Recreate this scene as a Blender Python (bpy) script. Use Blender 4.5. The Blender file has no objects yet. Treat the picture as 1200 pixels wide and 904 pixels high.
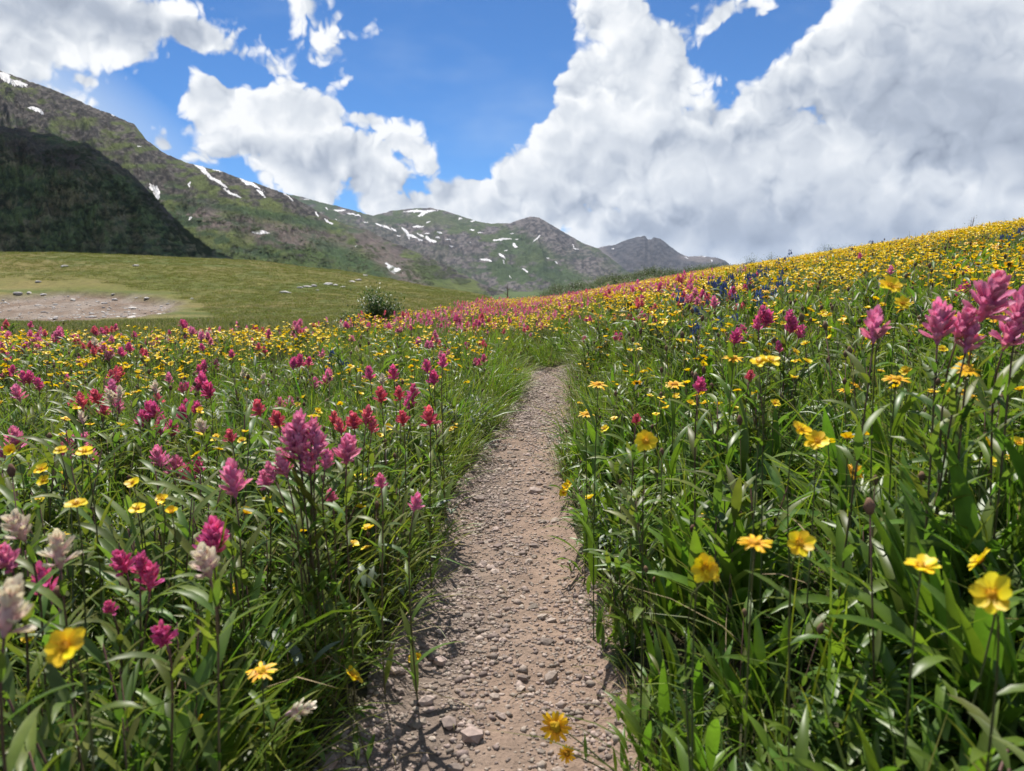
import bpy, math, random, time
import numpy as np
from mathutils import Matrix, Vector, Euler
from mathutils.bvhtree import BVHTree
T0 = time.time()
random.seed(7); RNG = np.random.default_rng(7)
C = bpy.context.scene.collection
R = math.radians
# ------------------------------------------------------------ camera
FPX, PW, PH = 890.0, 1200, 904
CAMH = 0.65
TH = math.atan(122 / FPX)
cam_d = bpy.data.cameras.new('camera'); cam = bpy.data.objects.new('camera', cam_d); C.objects.link(cam)
cam.location = (0, 0, CAMH); cam.rotation_euler = (R(90) - TH, 0, 0)
cam_d.sensor_width = 36; cam_d.lens = 36 * FPX / PW
cam_d.clip_start = 0.02; cam_d.clip_end = 40000
cam_d.dof.use_dof = True; cam_d.dof.focus_distance = 2.6; cam_d.dof.aperture_fstop = 8.5
bpy.context.scene.camera = cam
# ------------------------------------------------------------ light
SUN_EL, SUN_AZ = R(60), R(-16)          # azimuth from +Y, negative = to the left, in front of the camera
vs = bpy.context.scene.view_settings
vs.view_transform = 'Standard'; vs.look = 'None'; vs.exposure = 0.5; vs.gamma = 1
SUNV = Vector((math.sin(SUN_AZ) * math.cos(SUN_EL), math.cos(SUN_AZ) * math.cos(SUN_EL), math.sin(SUN_EL)))
sl = bpy.data.lights.new('sun', 'SUN'); sl.energy = 5.0; sl.angle = R(0.53); sl.color = (1, .95, .87)
so = bpy.data.objects.new('sun', sl); C.objects.link(so); so.location = (0, 0, 50)
so.rotation_euler = SUNV.to_track_quat('Z', 'Y').to_euler()


def ray(px, py):
    a = (px - PW / 2) / FPX; b = (PH / 2 - py) / FPX
    return np.array([a, b * math.sin(TH) + math.cos(TH), b * math.cos(TH) - math.sin(TH)])


def at(px, py, d):                       # the point seen at a pixel, d metres ahead
    r = ray(px, py); return np.array([0, 0, CAMH]) + r * (d / r[1])


def project(x, y, z):
    dz = z - CAMH
    f = y * math.cos(TH) - dz * math.sin(TH); u = y * math.sin(TH) + dz * math.cos(TH)
    f = np.where(f > 0.01, f, 0.01)
    return PW / 2 + FPX * x / f, PH / 2 - FPX * u / f


# ------------------------------------------------------------ node helper
class NT:
    def __init__(s, tree): s.t = tree; s.n = tree.nodes; s.l = tree.links

    def new(s, typ, **kw):
        n = s.n.new(typ)
        for k, v in kw.items():
            setattr(n, k, v)
        return n

    def put(s, sock, v):
        if v is None: return
        if hasattr(v, 'links') or isinstance(v, bpy.types.NodeSocket): s.l.new(v, sock)
        else: sock.default_value = v

    def m(s, op, a, b=None, c=None, clamp=False):
        n = s.new('ShaderNodeMath', operation=op); n.use_clamp = clamp
        for i, v in enumerate((a, b, c)): s.put(n.inputs[i], v)
        return n.outputs[0]

    def v(s, op, a, b=None):
        n = s.new('ShaderNodeVectorMath', operation=op)
        s.put(n.inputs[0], a); s.put(n.inputs[1], b)
        return n.outputs['Value'] if op in ('LENGTH', 'DOT_PRODUCT', 'DISTANCE') else n.outputs[0]

    def noise(s, vec, scale, detail=4, rough=.5, dist=0, lac=2.0):
        n = s.new('ShaderNodeTexNoise'); s.put(n.inputs['Vector'], vec)
        n.inputs['Scale'].default_value = scale; n.inputs['Detail'].default_value = detail
        n.inputs['Roughness'].default_value = rough; n.inputs['Distortion'].default_value = dist
        n.inputs['Lacunarity'].default_value = lac
        return n.outputs[0]

    def smooth(s, x, a, b, lo=0., hi=1.):
        n = s.new('ShaderNodeMapRange', interpolation_type='SMOOTHSTEP')
        s.put(n.inputs[0], x)
        for i, v in enumerate((a, b, lo, hi)): n.inputs[i + 1].default_value = v
        return n.outputs[0]

    def lin(s, x, a, b, lo=0., hi=1.):
        n = s.new('ShaderNodeMapRange'); s.put(n.inputs[0], x)
        for i, v in enumerate((a, b, lo, hi)): n.inputs[i + 1].default_value = v
        return n.outputs[0]

    def mix(s, f, a, b, blend='MIX'):
        n = s.new('ShaderNodeMix', data_type='RGBA', blend_type=blend)
        s.put(n.inputs[0], f)
        for i, v in ((6, a), (7, b)):
            if isinstance(v, (tuple, list)): v = tuple(v) + (1,) * (4 - len(v))
            s.put(n.inputs[i], v)
        return n.outputs[2]

    def ramp(s, f, stops):
        n = s.new('ShaderNodeValToRGB'); s.put(n.inputs[0], f)
        e = n.color_ramp.elements
        while len(e) < len(stops): e.new(.5)
        for el, (p, c) in zip(e, stops): el.position = p; el.color = tuple(c) + (1,)
        return n.outputs[0]


# ------------------------------------------------------------ world: Nishita sky and clouds by direction
W = bpy.data.worlds.new('World'); bpy.context.scene.world = W; W.use_nodes = True
w = NT(W.node_tree); w.n.clear()
sky = w.new('ShaderNodeTexSky', sky_type='NISHITA'); sky.sun_disc = False
sky.sun_elevation = SUN_EL; sky.sun_rotation = SUN_AZ
sky.altitude = 3600; sky.air_density = 1.0; sky.dust_density = .3; sky.ozone_density = 2.5
tc = w.new('ShaderNodeTexCoord')
DIR = w.v('NORMALIZE', tc.outputs['Generated'])
sep = w.new('ShaderNodeSeparateXYZ'); w.put(sep.inputs[0], DIR)
AZ = w.m('ARCTAN2', sep.outputs[0], sep.outputs[1]); EL = w.m('ARCSINE', sep.outputs[2])
cmb = w.new('ShaderNodeCombineXYZ'); w.put(cmb.inputs[0], AZ); w.put(cmb.inputs[1], EL)
PA = cmb.outputs[0]


def px2ang(px, py):
    r = ray(px, py); r = r / np.linalg.norm(r)
    return math.atan2(r[0], r[1]), math.asin(r[2])


# low-frequency warp of the blob coordinates, so that no outline is an ellipse
wn = w.new('ShaderNodeTexNoise'); w.put(wn.inputs['Vector'], DIR)
wn.inputs['Scale'].default_value = 9; wn.inputs['Detail'].default_value = 3
wv = w.v('SUBTRACT', wn.outputs['Color'], (.5, .5, .5)); sc = w.new('ShaderNodeVectorMath', operation='SCALE')
w.put(sc.inputs[0], wv); sc.inputs[3].default_value = .11
PWP = w.v('MULTIPLY', w.v('ADD', PA, sc.outputs[0]), (1, 1, 0))


def blobs(lst, vec, k=.08):
    acc = None
    for b in lst:
        px, py, rx, ry = b[:4]; rot = b[4] if len(b) > 4 else 0; amp = b[5] if len(b) > 5 else 1
        a, e = px2ang(px, py)
        mp = w.new('ShaderNodeMapping', vector_type='TEXTURE'); w.put(mp.inputs[0], vec)
        mp.inputs['Location'].default_value = (a, e, 0); mp.inputs['Rotation'].default_value = (0, 0, R(rot))
        mp.inputs['Scale'].default_value = (rx / FPX, ry / FPX, 1)
        f = w.m('SUBTRACT', 1.0, w.v('LENGTH', mp.outputs[0]))
        if amp != 1: f = w.m('MULTIPLY', f, amp)
        acc = f if acc is None else w.m('SMOOTH_MAX', acc, f, k)
    return acc


CL = [  # cumulus masses: px, py, rx, ry, rotation, amplitude
    (80, 8, 210, 66, -8), (225, 45, 66, 42, -20, .9), (-120, -10, 220, 90, -10), (105, 76, 26, 13, 0, .7),
    (255, 125, 46, 48, 0), (320, 140, 84, 58, 0), (285, 178, 80, 36, 8), (370, 205, 90, 34, 8),
    (430, 205, 60, 42, -20), (470, 240, 70, 30, -8), (550, 240, 76, 30, 0),
    (186, 158, 20, 12, 0, .5),
    (352, 10, 66, 34, -35, .46), (388, 45, 46, 40, 0, .46), (392, 88, 30, 26, 10, .20), (440, 150, 74, 30, -18, .36), (492, 176, 44, 20, -30, .45), (350, 92, 26, 16, 0, .35),
    (630, 235, 66, 56, 0), (700, 190, 84, 86, 0), (760, 90, 105, 86, 0), (740, 140, 90, 90, 0), (690, 85, 50, 44, 0, .8),
    (850, 190, 170, 110, 0), (730, 20, 60, 40, 0, .7), (840, 22, 70, 24, 15, .42), (895, 8, 56, 20, 40, .42),
    (1070, 80, 170, 120, -8), (1180, 120, 200, 220, 0), (1000, 220, 260, 120, 0), (900, 275, 340, 62, 0),
    (1080, -60, 150, 100, 0), (1350, 100, 260, 260, 0), (640, 262, 90, 24, 0, .9), (480, 262, 120, 20, 0, .8),
]
HOLE = [(866, 62, 92, 46, 22, 1.0), (918, 26, 80, 42, 55), (250, 80, 90, 24, -8, .9), (410, 118, 50, 20, -10, .7), (355, 82, 40, 16, 0, .6), (195, 95, 60, 30, 0, .8), (640, 60, 40, 80, 0)]
cov = blobs(CL, PWP)
hole = w.m('MAXIMUM', blobs(HOLE, PWP), 0.0)
cov = w.m('SUBTRACT', cov, w.m('MULTIPLY', hole, .62))
# the rest of the sky: scattered cumulus from a low noise, starting outside the frame
gen = w.lin(w.noise(DIR, 2.6, 3, .5), .44, .62, -.6, .9)
inx = w.m('MULTIPLY', w.smooth(w.m('ABSOLUTE', AZ), .62, .85, 1, 0), w.smooth(EL, .36, .5, 1, 0))
gen = w.m('SUBTRACT', gen, w.m('MULTIPLY', inx, 3.0))
cov = w.m('MAXIMUM', cov, gen)


fn = w.new('ShaderNodeTexNoise'); w.put(fn.inputs['Vector'], DIR); fn.inputs['Scale'].default_value = 26; fn.inputs['Detail'].default_value = 3
fs = w.new('ShaderNodeVectorMath', operation='SCALE'); w.put(fs.inputs[0], w.v('SUBTRACT', fn.outputs['Color'], (.5, .5, .5))); fs.inputs[3].default_value = .035
DW = w.v('ADD', DIR, fs.outputs[0])


def billow(vec, octs):                  # rounded heaps with creases between them
    acc = None
    for sc_, am in octs:
        b = w.m('MULTIPLY', w.m('ABSOLUTE', w.m('SUBTRACT', w.noise(vec, sc_, 0), .5)), am * 2)
        acc = b if acc is None else w.m('ADD', acc, b)
    return acc


OCT = ((9, .9), (19, .65), (40, .38), (83, .22))
f0 = billow(DW, OCT)
f1 = billow(w.v('ADD', DW, (-.012, 0, .016)), OCT[:3])
wisp = w.noise(DW, 13, 7, .62)
dens = w.m('ADD', w.m('MULTIPLY', cov, 1.5), w.m('ADD', w.m('SUBTRACT', f0, .62), w.m('MULTIPLY', w.m('SUBTRACT', wisp, .5), .9)))
alpha = w.smooth(dens, .0, .30)
# relief: brighter where the next heap towards the sun is lower
rel = w.m('SUBTRACT', w.m('SUBTRACT', f0, f1), .02)
thick = w.smooth(dens, .3, 1.5)
GREY = [(1090, 110, 175, 66, -4, 1.3), (1180, 150, 150, 60, 0, 1.0), (1010, 125, 70, 50, 0, .8), (800, 160, 90, 36, 0, .55), (900, 262, 170, 42, 0, 1.0),
        (770, 265, 150, 30, -3, .9), (330, 196, 110, 24, 5, .75), (120, 18, 190, 34, -8, .9), (1040, 262, 150, 34, 0, .9),
        (430, 225, 60, 18, 10, .6), (700, 250, 70, 24, 0, .7), (1180, 40, 120, 60, 0, .5), (560, 255, 70, 14, 0, .5)]
grey = w.m('MULTIPLY', w.m('MAXIMUM', blobs(GREY, PWP, .2), 0.0), 1.25, clamp=True)
ingen = w.m('MULTIPLY', w.m('SUBTRACT', 1.0, inx), w.smooth(dens, .5, 1.5, 0, .6))
grey = w.m('MAXIMUM', grey, ingen)
soft = w.lin(w.noise(DW, 6, 4, .55), .3, .7, -.09, .09)
br = w.m('ADD', w.m('ADD', .90, soft), w.m('MULTIPLY', rel, w.smooth(dens, .2, 1.3, .62, .26)))
br = w.m('SUBTRACT', br, w.m('MULTIPLY', thick, .08))
br = w.m('SUBTRACT', br, w.m('MULTIPLY', grey, .30))
br = w.m('MAXIMUM', w.m('MINIMUM', br, 1.0), .12)
ccol = w.ramp(br, [(0, (.11, .13, .17)), (.3, (.18, .21, .27)), (.6, (.34, .38, .45)), (.85, (.56, .59, .63)), (1, (.74, .75, .76))])
SKYS = .085
c10 = w.new('ShaderNodeVectorMath', operation='SCALE'); w.put(c10.inputs[0], ccol); c10.inputs[3].default_value = 1 / SKYS
# thin high veil
veil = w.m('ADD', w.smooth(w.noise(w.v('MULTIPLY', DIR, (1, 1, 2.4)), 3.2, 4, .6), .5, .85, 0, .25), w.m('MULTIPLY', w.m('MAXIMUM', blobs([(60, 110, 190, 60, -30)], PA), 0.0), .7))
skyt = w.mix(1.0, sky.outputs[0], (.45, .79, 1.08), 'MULTIPLY')
veiled = w.mix(veil, skyt, (6.0, 7.0, 8.2))
col = w.mix(alpha, veiled, c10.outputs[0])
bg = w.new('ShaderNodeBackground'); w.put(bg.inputs[0], col); bg.inputs[1].default_value = SKYS
wo = w.new('ShaderNodeOutputWorld'); w.put(wo.inputs[0], bg.outputs[0])
W.cycles.sampling_method = 'MANUAL'; W.cycles.sample_map_resolution = 256


# ------------------------------------------------------------ numpy noise
def _hash(ix, iy, s):
    h = (ix.astype(np.int64) * 374761393 + iy.astype(np.int64) * 668265263 + s * 1442695041) & 0xffffffff
    h = ((h ^ (h >> 13)) * 1274126177) & 0xffffffff
    return ((h ^ (h >> 16)) & 0xffff) / 65535.0


def vnoise(x, y, s=0):
    x = np.asarray(x, float); y = np.asarray(y, float)
    ix = np.floor(x); iy = np.floor(y); fx = x - ix; fy = y - iy
    fx = fx * fx * fx * (fx * (fx * 6 - 15) + 10); fy = fy * fy * fy * (fy * (fy * 6 - 15) + 10)
    a = _hash(ix, iy, s); b = _hash(ix + 1, iy, s); c = _hash(ix, iy + 1, s); d = _hash(ix + 1, iy + 1, s)
    return (a + (b - a) * fx) * (1 - fy) + (c + (d - c) * fx) * fy - .5


def fbm(x, y, octv=5, s=0, g=.5, ridged=False):
    r = 0; a = 1; n = 0
    for o in range(octv):
        v = vnoise(x * 1.0, y * 1.0, s + o * 17)
        if ridged: v = .5 - np.abs(v) * 2
        r = r + a * v; n += a; a *= g
        x, y = (x * 1.63 + y * 1.21) + 3.1, (y * 1.63 - x * 1.21) + 7.7
    return r / n * 1.6


def sstep(a, b, x):
    t = np.clip((x - a) / (b - a), 0, 1); return t * t * (3 - 2 * t)


# ------------------------------------------------------------ ground height
PY = np.array([-3, 0, .9, 1.16 * .87, 1.24, 1.57, 2.0, 2.5, 3.4, 4.45, 5.3, 5.8, 6.4, 9])
PX = np.array([-.1, -.05, -.04, -.037, -.02, -.006, -.012, 0.005, .11, .215, .27, .06, -.75, -5.5])
PWD = 1.04 * np.array([.40, .37, .37, .365, .345, .33, .30, .28, .285, .26, .27, .27, .28, .28])


def path_c(y): return np.interp(y, PY, PX)
def path_w(y): return np.interp(y, PY, PWD)


BPX = np.array([-400, 0, 150, 300, 450, 500, 550, 590, 620, 700, 1700])      # where the flowers end, by azimuth
BY = np.array([6, 6, 6.1, 6.8, 8.5, 10.5, 13.7, 19, 26, 34, 34])
CPX = np.array([-500, 0, 100, 200, 300, 400, 500, 590, 650, 800])
CT = np.array([.040, .037, .034, .030, .025, .0135, -.0056, -.019, -.03, -.03])
SPX = np.array([560, 605, 650, 700, 760, 830, 900, 1200])
ST = np.array([-.05, -.024, 0.0, .009, .017, .021, .024, .024])


def azpx(x, y): return 600 + 882 * x / np.maximum(y, .5)


def Hs(x, y):
    x = np.asarray(x, float); y = np.asarray(y, float)
    xr = np.maximum(x - .12, 0)
    slope = .166 * xr - .009 * np.maximum(x - 7, 0) ** 2 * (x < 40) - np.where(x >= 40, 9.8, 0)
    slope = np.maximum(slope, -8)
    near = slope + .12 * sstep(.16, .7, x) + .02 * sstep(-.15, -.6, x) - .028 * np.maximum(y - 8, 0)
    p = np.where(y > .5, azpx(x, y), np.where(x < 0, -500, 1700))
    yb = np.interp(p, BPX, BY)
    crest = .65 + 70 * np.interp(p, CPX, CT)
    t1 = sstep(0, 1, (y - yb) / (25 - yb + 1e-6)) * (y > yb)
    dip = -.6 * t1
    z40 = -.6 + (crest + .6) * .25
    L = np.where(y < 25, dip, np.where(y < 40, -.6 + (z40 + .6) * ((y - 25) / 15) ** 1.6,
         z40 + (crest - z40) * np.sin(np.clip((y - 40) / 30, 0, 1) * math.pi / 2) ** 1.15))
    L = np.where(y > 70, crest - (y - 70) ** 1.5 * .012, L)
    wl = sstep(690, 560, p) * sstep(3, 8, y)
    right_far = .65 + 45 * np.interp(p, SPX, ST) - .50
    wr = np.exp(-((y - 46) / 9.0) ** 2) * sstep(28, 36, y)
    rn = near - np.maximum(y - 32, 0) ** 1.4 * .03
    rr = rn * (1 - wr) + right_far * wr
    z = rr * (1 - wl) + L * wl
    z = np.maximum(z, -12 - .004 * np.maximum(y, 0))
    return z


def H(x, y):
    z = Hs(x, y)
    x = np.asarray(x, float); y = np.asarray(y, float)
    r = np.sqrt(x * x + y * y)
    z = z + .035 * fbm(x * .9, y * .9, 3, 5) * sstep(.5, 3, r) + .25 * fbm(x * .06, y * .06, 4, 9) * sstep(15, 45, r) + .10 * fbm(x * .35, y * .35, 3, 19) * sstep(12, 30, r)
    z = z + 3 * fbm(x * .008, y * .008, 4, 29) * sstep(120, 400, r)
    d = np.abs(x - path_c(y)) / (path_w(y) / 2)
    tr = (1 - sstep(.75, 1.35, d)) * (y < 8.5)
    return z - .045 * tr


def Hf(x, y): return float(H(np.array([x]), np.array([y]))[0])


# ------------------------------------------------------------ materials
MATS = {}


def newmat(name):
    m = bpy.data.materials.new(name); m.use_nodes = True; m.node_tree.nodes.clear()
    t = NT(m.node_tree); o = t.new('ShaderNodeOutputMaterial'); MATS[name] = m
    return m, t, o


def foliage(name, ramp, rough=.5, trans=.35, spec=.35, var=.35, huev=.04, tcol=None, vein=0.0):
    """leaf or petal: colour along its length (attribute t), varied per instance, light passing through"""
    m, t, o = newmat(name)
    at_ = t.new('ShaderNodeAttribute', attribute_name='t'); oi = t.new('ShaderNodeObjectInfo')
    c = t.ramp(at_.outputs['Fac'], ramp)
    gn = t.new('ShaderNodeNewGeometry')
    nz = t.noise(gn.outputs['Position'], 55, 2)
    rn = t.m('FRACT', t.m('ADD', oi.outputs['Random'], t.m('MULTIPLY', gn.outputs['Random Per Island'], 3.7)))
    hs = t.new('ShaderNodeHueSaturation'); t.put(hs.inputs['Color'], c)
    t.put(hs.inputs['Hue'], t.lin(rn, 0, 1, .5 - huev, .5 + huev))
    t.put(hs.inputs['Value'], t.m('MULTIPLY', t.lin(t.m('FRACT', t.m('MULTIPLY', rn, 7.31)), 0, 1, 1 - var, 1 + var), t.lin(nz, .3, .7, .85, 1.15)))
    col = hs.outputs[0]
    p = t.new('ShaderNodeBsdfPrincipled'); t.put(p.inputs['Base Color'], col)
    p.inputs['Roughness'].default_value = rough; p.inputs['Specular IOR Level'].default_value = spec
    tr = t.new('ShaderNodeBsdfTranslucent')
    t.put(tr.inputs[0], t.mix(1.0, col, tcol or (1.25, 1.35, .6), 'MULTIPLY'))
    mx = t.new('ShaderNodeMixShader'); mx.inputs[0].default_value = trans
    t.put(mx.inputs[1], p.outputs[0]); t.put(mx.inputs[2], tr.outputs[0]); t.put(o.inputs[0], mx.outputs[0])
    return m


G = lambda a, b, c: (a, b, c)
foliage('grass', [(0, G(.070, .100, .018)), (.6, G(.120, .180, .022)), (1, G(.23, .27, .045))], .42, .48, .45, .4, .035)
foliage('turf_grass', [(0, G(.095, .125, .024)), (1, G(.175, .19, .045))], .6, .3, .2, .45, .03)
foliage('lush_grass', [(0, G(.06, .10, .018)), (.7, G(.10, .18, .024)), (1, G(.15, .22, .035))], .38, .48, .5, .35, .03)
foliage('dry_grass', [(0, G(.30, .24, .13)), (1, G(.42, .34, .19))], .6, .25, .3, .3, .02, (1, .9, .7))
foliage('broad_leaf', [(0, G(.09, .155, .02)), (1, G(.14, .235, .028))], .40, .45, .5, .25, .02)
foliage('grey_leaf', [(0, G(.10, .14, .08)), (1, G(.17, .21, .14))], .5, .25, .5, .3, .02, (1, 1.1, .8))
foliage('fern_leaf', [(0, G(.045, .09, .025)), (1, G(.07, .13, .035))], .5, .3, .3, .3, .02)
foliage('brush_leaf', [(0, G(.11, .175, .030)), (1, G(.15, .185, .045))], .45, .42, .4, .35, .04)
foliage('brush_stem', [(0, G(.13, .13, .05)), (1, G(.13, .06, .055))], .5, .1, .3, .3, .02, (1, .8, .7))
foliage('green_stem', [(0, G(.07, .10, .03)), (1, G(.10, .10, .035))], .5, .15, .3, .3, .03)
foliage('yellow_petal', [(0, G(.74, .42, .008)), (.3, G(.90, .64, .011)), (1, G(.92, .70, .018))], .45, .3, .3, .2, .018, (1.1, 1, .5))
foliage('orange_petal', [(0, G(.74, .33, .006)), (.4, G(.88, .50, .008)), (1, G(.90, .56, .012))], .5, .25, .3, .15, .012, (1.1, .95, .5))
foliage('yellow_disc', [(0, G(.50, .24, .01)), (1, G(.62, .34, .012))], .7, .05, .2, .2, .015, (1, 1, .5))
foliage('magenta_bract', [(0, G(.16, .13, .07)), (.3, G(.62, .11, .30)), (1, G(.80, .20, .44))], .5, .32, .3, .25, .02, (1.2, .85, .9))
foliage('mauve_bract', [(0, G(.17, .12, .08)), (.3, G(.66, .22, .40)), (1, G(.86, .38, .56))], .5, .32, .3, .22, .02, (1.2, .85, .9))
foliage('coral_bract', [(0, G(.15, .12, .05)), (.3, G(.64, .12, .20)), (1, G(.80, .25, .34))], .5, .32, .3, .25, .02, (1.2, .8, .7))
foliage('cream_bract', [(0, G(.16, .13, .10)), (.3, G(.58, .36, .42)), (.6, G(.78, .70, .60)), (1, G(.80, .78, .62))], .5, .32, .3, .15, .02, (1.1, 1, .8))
foliage('blue_bell', [(0, G(.10, .13, .30)), (1, G(.17, .26, .50))], .5, .3, .3, .25, .02, (.8, .9, 1.2))
foliage('shrub_leaf', [(0, G(.04, .08, .02)), (1, G(.06, .12, .03))], .45, .3, .4, .4, .03)
foliage('willow_leaf', [(0, G(.055, .085, .03)), (1, G(.085, .13, .045))], .5, .28, .3, .4, .03)
foliage('brown_seed', [(0, G(.10, .06, .035)), (1, G(.20, .12, .07))], .8, .05, .2, .3, .02, (1, .9, .8))
foliage('bark', [(0, G(.10, .07, .05)), (1, G(.14, .10, .075))], .85, .0, .2, .2, .02)


def ground_mat(name, bump_scale, bump_dist, rough=.95, fine=1.0, extra=None):
    m, t, o = newmat(name)
    vc = t.new('ShaderNodeAttribute', attribute_name='col')
    gn = t.new('ShaderNodeNewGeometry'); P = gn.outputs['Position']
    n1 = t.noise(P, bump_scale, 8, .62); n2 = t.noise(P, bump_scale * 7.3, 6, .6)
    k = t.m('MULTIPLY', t.lin(n1, .3, .7, 1 - .28 * fine, 1 + .28 * fine), t.lin(n2, .3, .7, 1 - .22 * fine, 1 + .22 * fine))
    sc_ = t.new('ShaderNodeVectorMath', operation='SCALE'); t.put(sc_.inputs[0], vc.outputs['Color']); t.put(sc_.inputs[3], k)
    p = t.new('ShaderNodeBsdfPrincipled'); t.put(p.inputs['Base Color'], sc_.outputs[0]); p.inputs['Roughness'].default_value = rough
    p.inputs['Specular IOR Level'].default_value = .15
    b = t.new('ShaderNodeBump'); b.inputs['Distance'].default_value = bump_dist; b.inputs['Strength'].default_value = 1
    t.put(b.inputs['Height'], t.m('ADD', n1, t.m('MULTIPLY', n2, .3))); t.put(p.inputs['Normal'], b.outputs[0])
    t.put(o.inputs[0], p.outputs[0]); return m


ground_mat('ground_soil', 3.0, .12)
ground_mat('path_dirt', 16.0, .018, fine=.8)
ground_mat('mountain_near', .16, 5.0, fine=1.5)
ground_mat('mountain_mid', .07, 9.0, fine=1.4)
ground_mat('mountain_far', .03, 18.0, fine=1.1)


def plain_mat(name, col, rough=.8, nscale=30, amp=.3, bump=.003, spec=.2, rnd=.25, hue=.02):
    m, t, o = newmat(name)
    tcn = t.new('ShaderNodeTexCoord'); oi = t.new('ShaderNodeObjectInfo'); gn = t.new('ShaderNodeNewGeometry')
    n1 = t.noise(gn.outputs['Position'], nscale, 6, .6)
    r_ = t.m('FRACT', t.m('ADD', oi.outputs['Random'], t.m('MULTIPLY', gn.outputs['Random Per Island'], 2.7)))
    hs = t.new('ShaderNodeHueSaturation'); hs.inputs['Color'].default_value = tuple(col) + (1,)
    t.put(hs.inputs['Hue'], t.lin(r_, 0, 1, .5 - hue, .5 + hue))
    t.put(hs.inputs['Value'], t.m('MULTIPLY', t.lin(t.m('FRACT', t.m('MULTIPLY', r_, 5.7)), 0, 1, 1 - rnd, 1 + rnd), t.lin(n1, .3, .7, 1 - amp, 1 + amp)))
    p = t.new('ShaderNodeBsdfPrincipled'); t.put(p.inputs['Base Color'], hs.outputs[0]); p.inputs['Roughness'].default_value = rough
    p.inputs['Specular IOR Level'].default_value = spec
    b = t.new('ShaderNodeBump'); b.inputs['Distance'].default_value = bump; t.put(b.inputs['Height'], n1); t.put(p.inputs['Normal'], b.outputs[0])
    t.put(o.inputs[0], p.outputs[0]); return m


plain_mat('pebble', (.31, .25, .215), .85, 120, .2, .0015, rnd=.4)
plain_mat('boulder', (.46, .43, .40), .9, 6, .3, .02)
plain_mat('snow', (.58, .57, .575), .7, .08, .22, .5, rnd=.03, hue=0)
plain_mat('cloud_white', (.9, .9, .9), 1, .01, .03, 1, rnd=0, hue=0)


# ------------------------------------------------------------ object helpers
def tag(o, label=None, cat=None, group=None, kind=None):
    if label: o['label'] = label
    if cat: o['category'] = cat
    if group: o['group'] = group
    if kind: o['kind'] = kind
    return o


class MB:
    """collects faces with a material and the along-length value t"""
    def __init__(s): s.V = []; s.F = []; s.M = []; s.T = []; s.n = 0; s.mats = []

    def add(s, V, F, mat, T, M=None):
        V = np.asarray(V, float)
        if M is not None:
            M = np.array(M); V = V @ M[:3, :3].T + M[:3, 3]
        if mat not in s.mats: s.mats.append(mat)
        mi = s.mats.index(mat)
        s.V.append(V); s.F += [tuple(i + s.n for i in f) for f in F]; s.M += [mi] * len(F)
        s.T.append(np.broadcast_to(np.asarray(T, float), (len(V),))); s.n += len(V)
        return s

    def merge(s, o, M=None):
        if not o.n: return s
        idx = []
        for mt in o.mats:
            if mt not in s.mats: s.mats.append(mt)
            idx.append(s.mats.index(mt))
        V = np.concatenate(o.V)
        if M is not None: M = np.array(M); V = V @ M[:3, :3].T + M[:3, 3]
        s.V.append(V); s.F += [tuple(i + s.n for i in f) for f in o.F]; s.M += [idx[m] for m in o.M]
        s.T.append(np.concatenate(o.T)); s.n += len(V); return s

    def mesh(s, name, smooth=True):
        me = bpy.data.meshes.new(name)
        me.from_pydata(np.concatenate(s.V).tolist(), [], s.F)
        for mt in s.mats: me.materials.append(MATS[mt])
        me.polygons.foreach_set('material_index', s.M)
        me.polygons.foreach_set('use_smooth', [smooth] * len(s.F))
        a = me.attributes.new('t', 'FLOAT', 'POINT'); a.data.foreach_set('value', np.concatenate(s.T))
        me.update(); return me


def link(name, me, parent=None, M=None, loc=None):
    o = bpy.data.objects.new(name, me); C.objects.link(o)
    if parent is not None: o.parent = parent
    if M is not None: o.matrix_basis = M
    if loc is not None: o.location = loc
    return o


def grid_mesh(name, V, nu, nv, mat, col=None, wrap=False, smooth=True):
    me = bpy.data.meshes.new(name)
    iu = np.arange(nu - (0 if wrap else 1)); iv = np.arange(nv - 1)
    A, B = np.meshgrid(iu, iv, indexing='ij'); A2 = (A + 1) % nu
    F = np.stack([A * nv + B, A2 * nv + B, A2 * nv + B + 1, A * nv + B + 1], -1).reshape(-1, 4)
    me.vertices.add(len(V)); me.vertices.foreach_set('co', np.asarray(V, np.float32).ravel())
    me.loops.add(F.size); me.loops.foreach_set('vertex_index', F.ravel().astype(np.int32))
    me.polygons.add(len(F)); me.polygons.foreach_set('loop_start', np.arange(0, F.size, 4, dtype=np.int32))
    me.polygons.foreach_set('use_smooth', np.full(len(F), smooth))
    if col is not None:
        a = me.attributes.new('col', 'FLOAT_COLOR', 'POINT')
        a.data.foreach_set('color', np.c_[col, np.ones(len(col))].astype(np.float32).ravel())
    me.materials.append(MATS[mat]); me.update(); me.validate()
    return me, F


def lerpc(a, b, t): return np.asarray(a)[None, :] * (1 - t[:, None]) + np.asarray(b)[None, :] * t[:, None] if np.ndim(a) == 1 and np.ndim(b) == 1 else \
    (a if np.ndim(a) == 2 else np.asarray(a)[None, :]) * (1 - t[:, None]) + (b if np.ndim(b) == 2 else np.asarray(b)[None, :]) * t[:, None]


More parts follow.
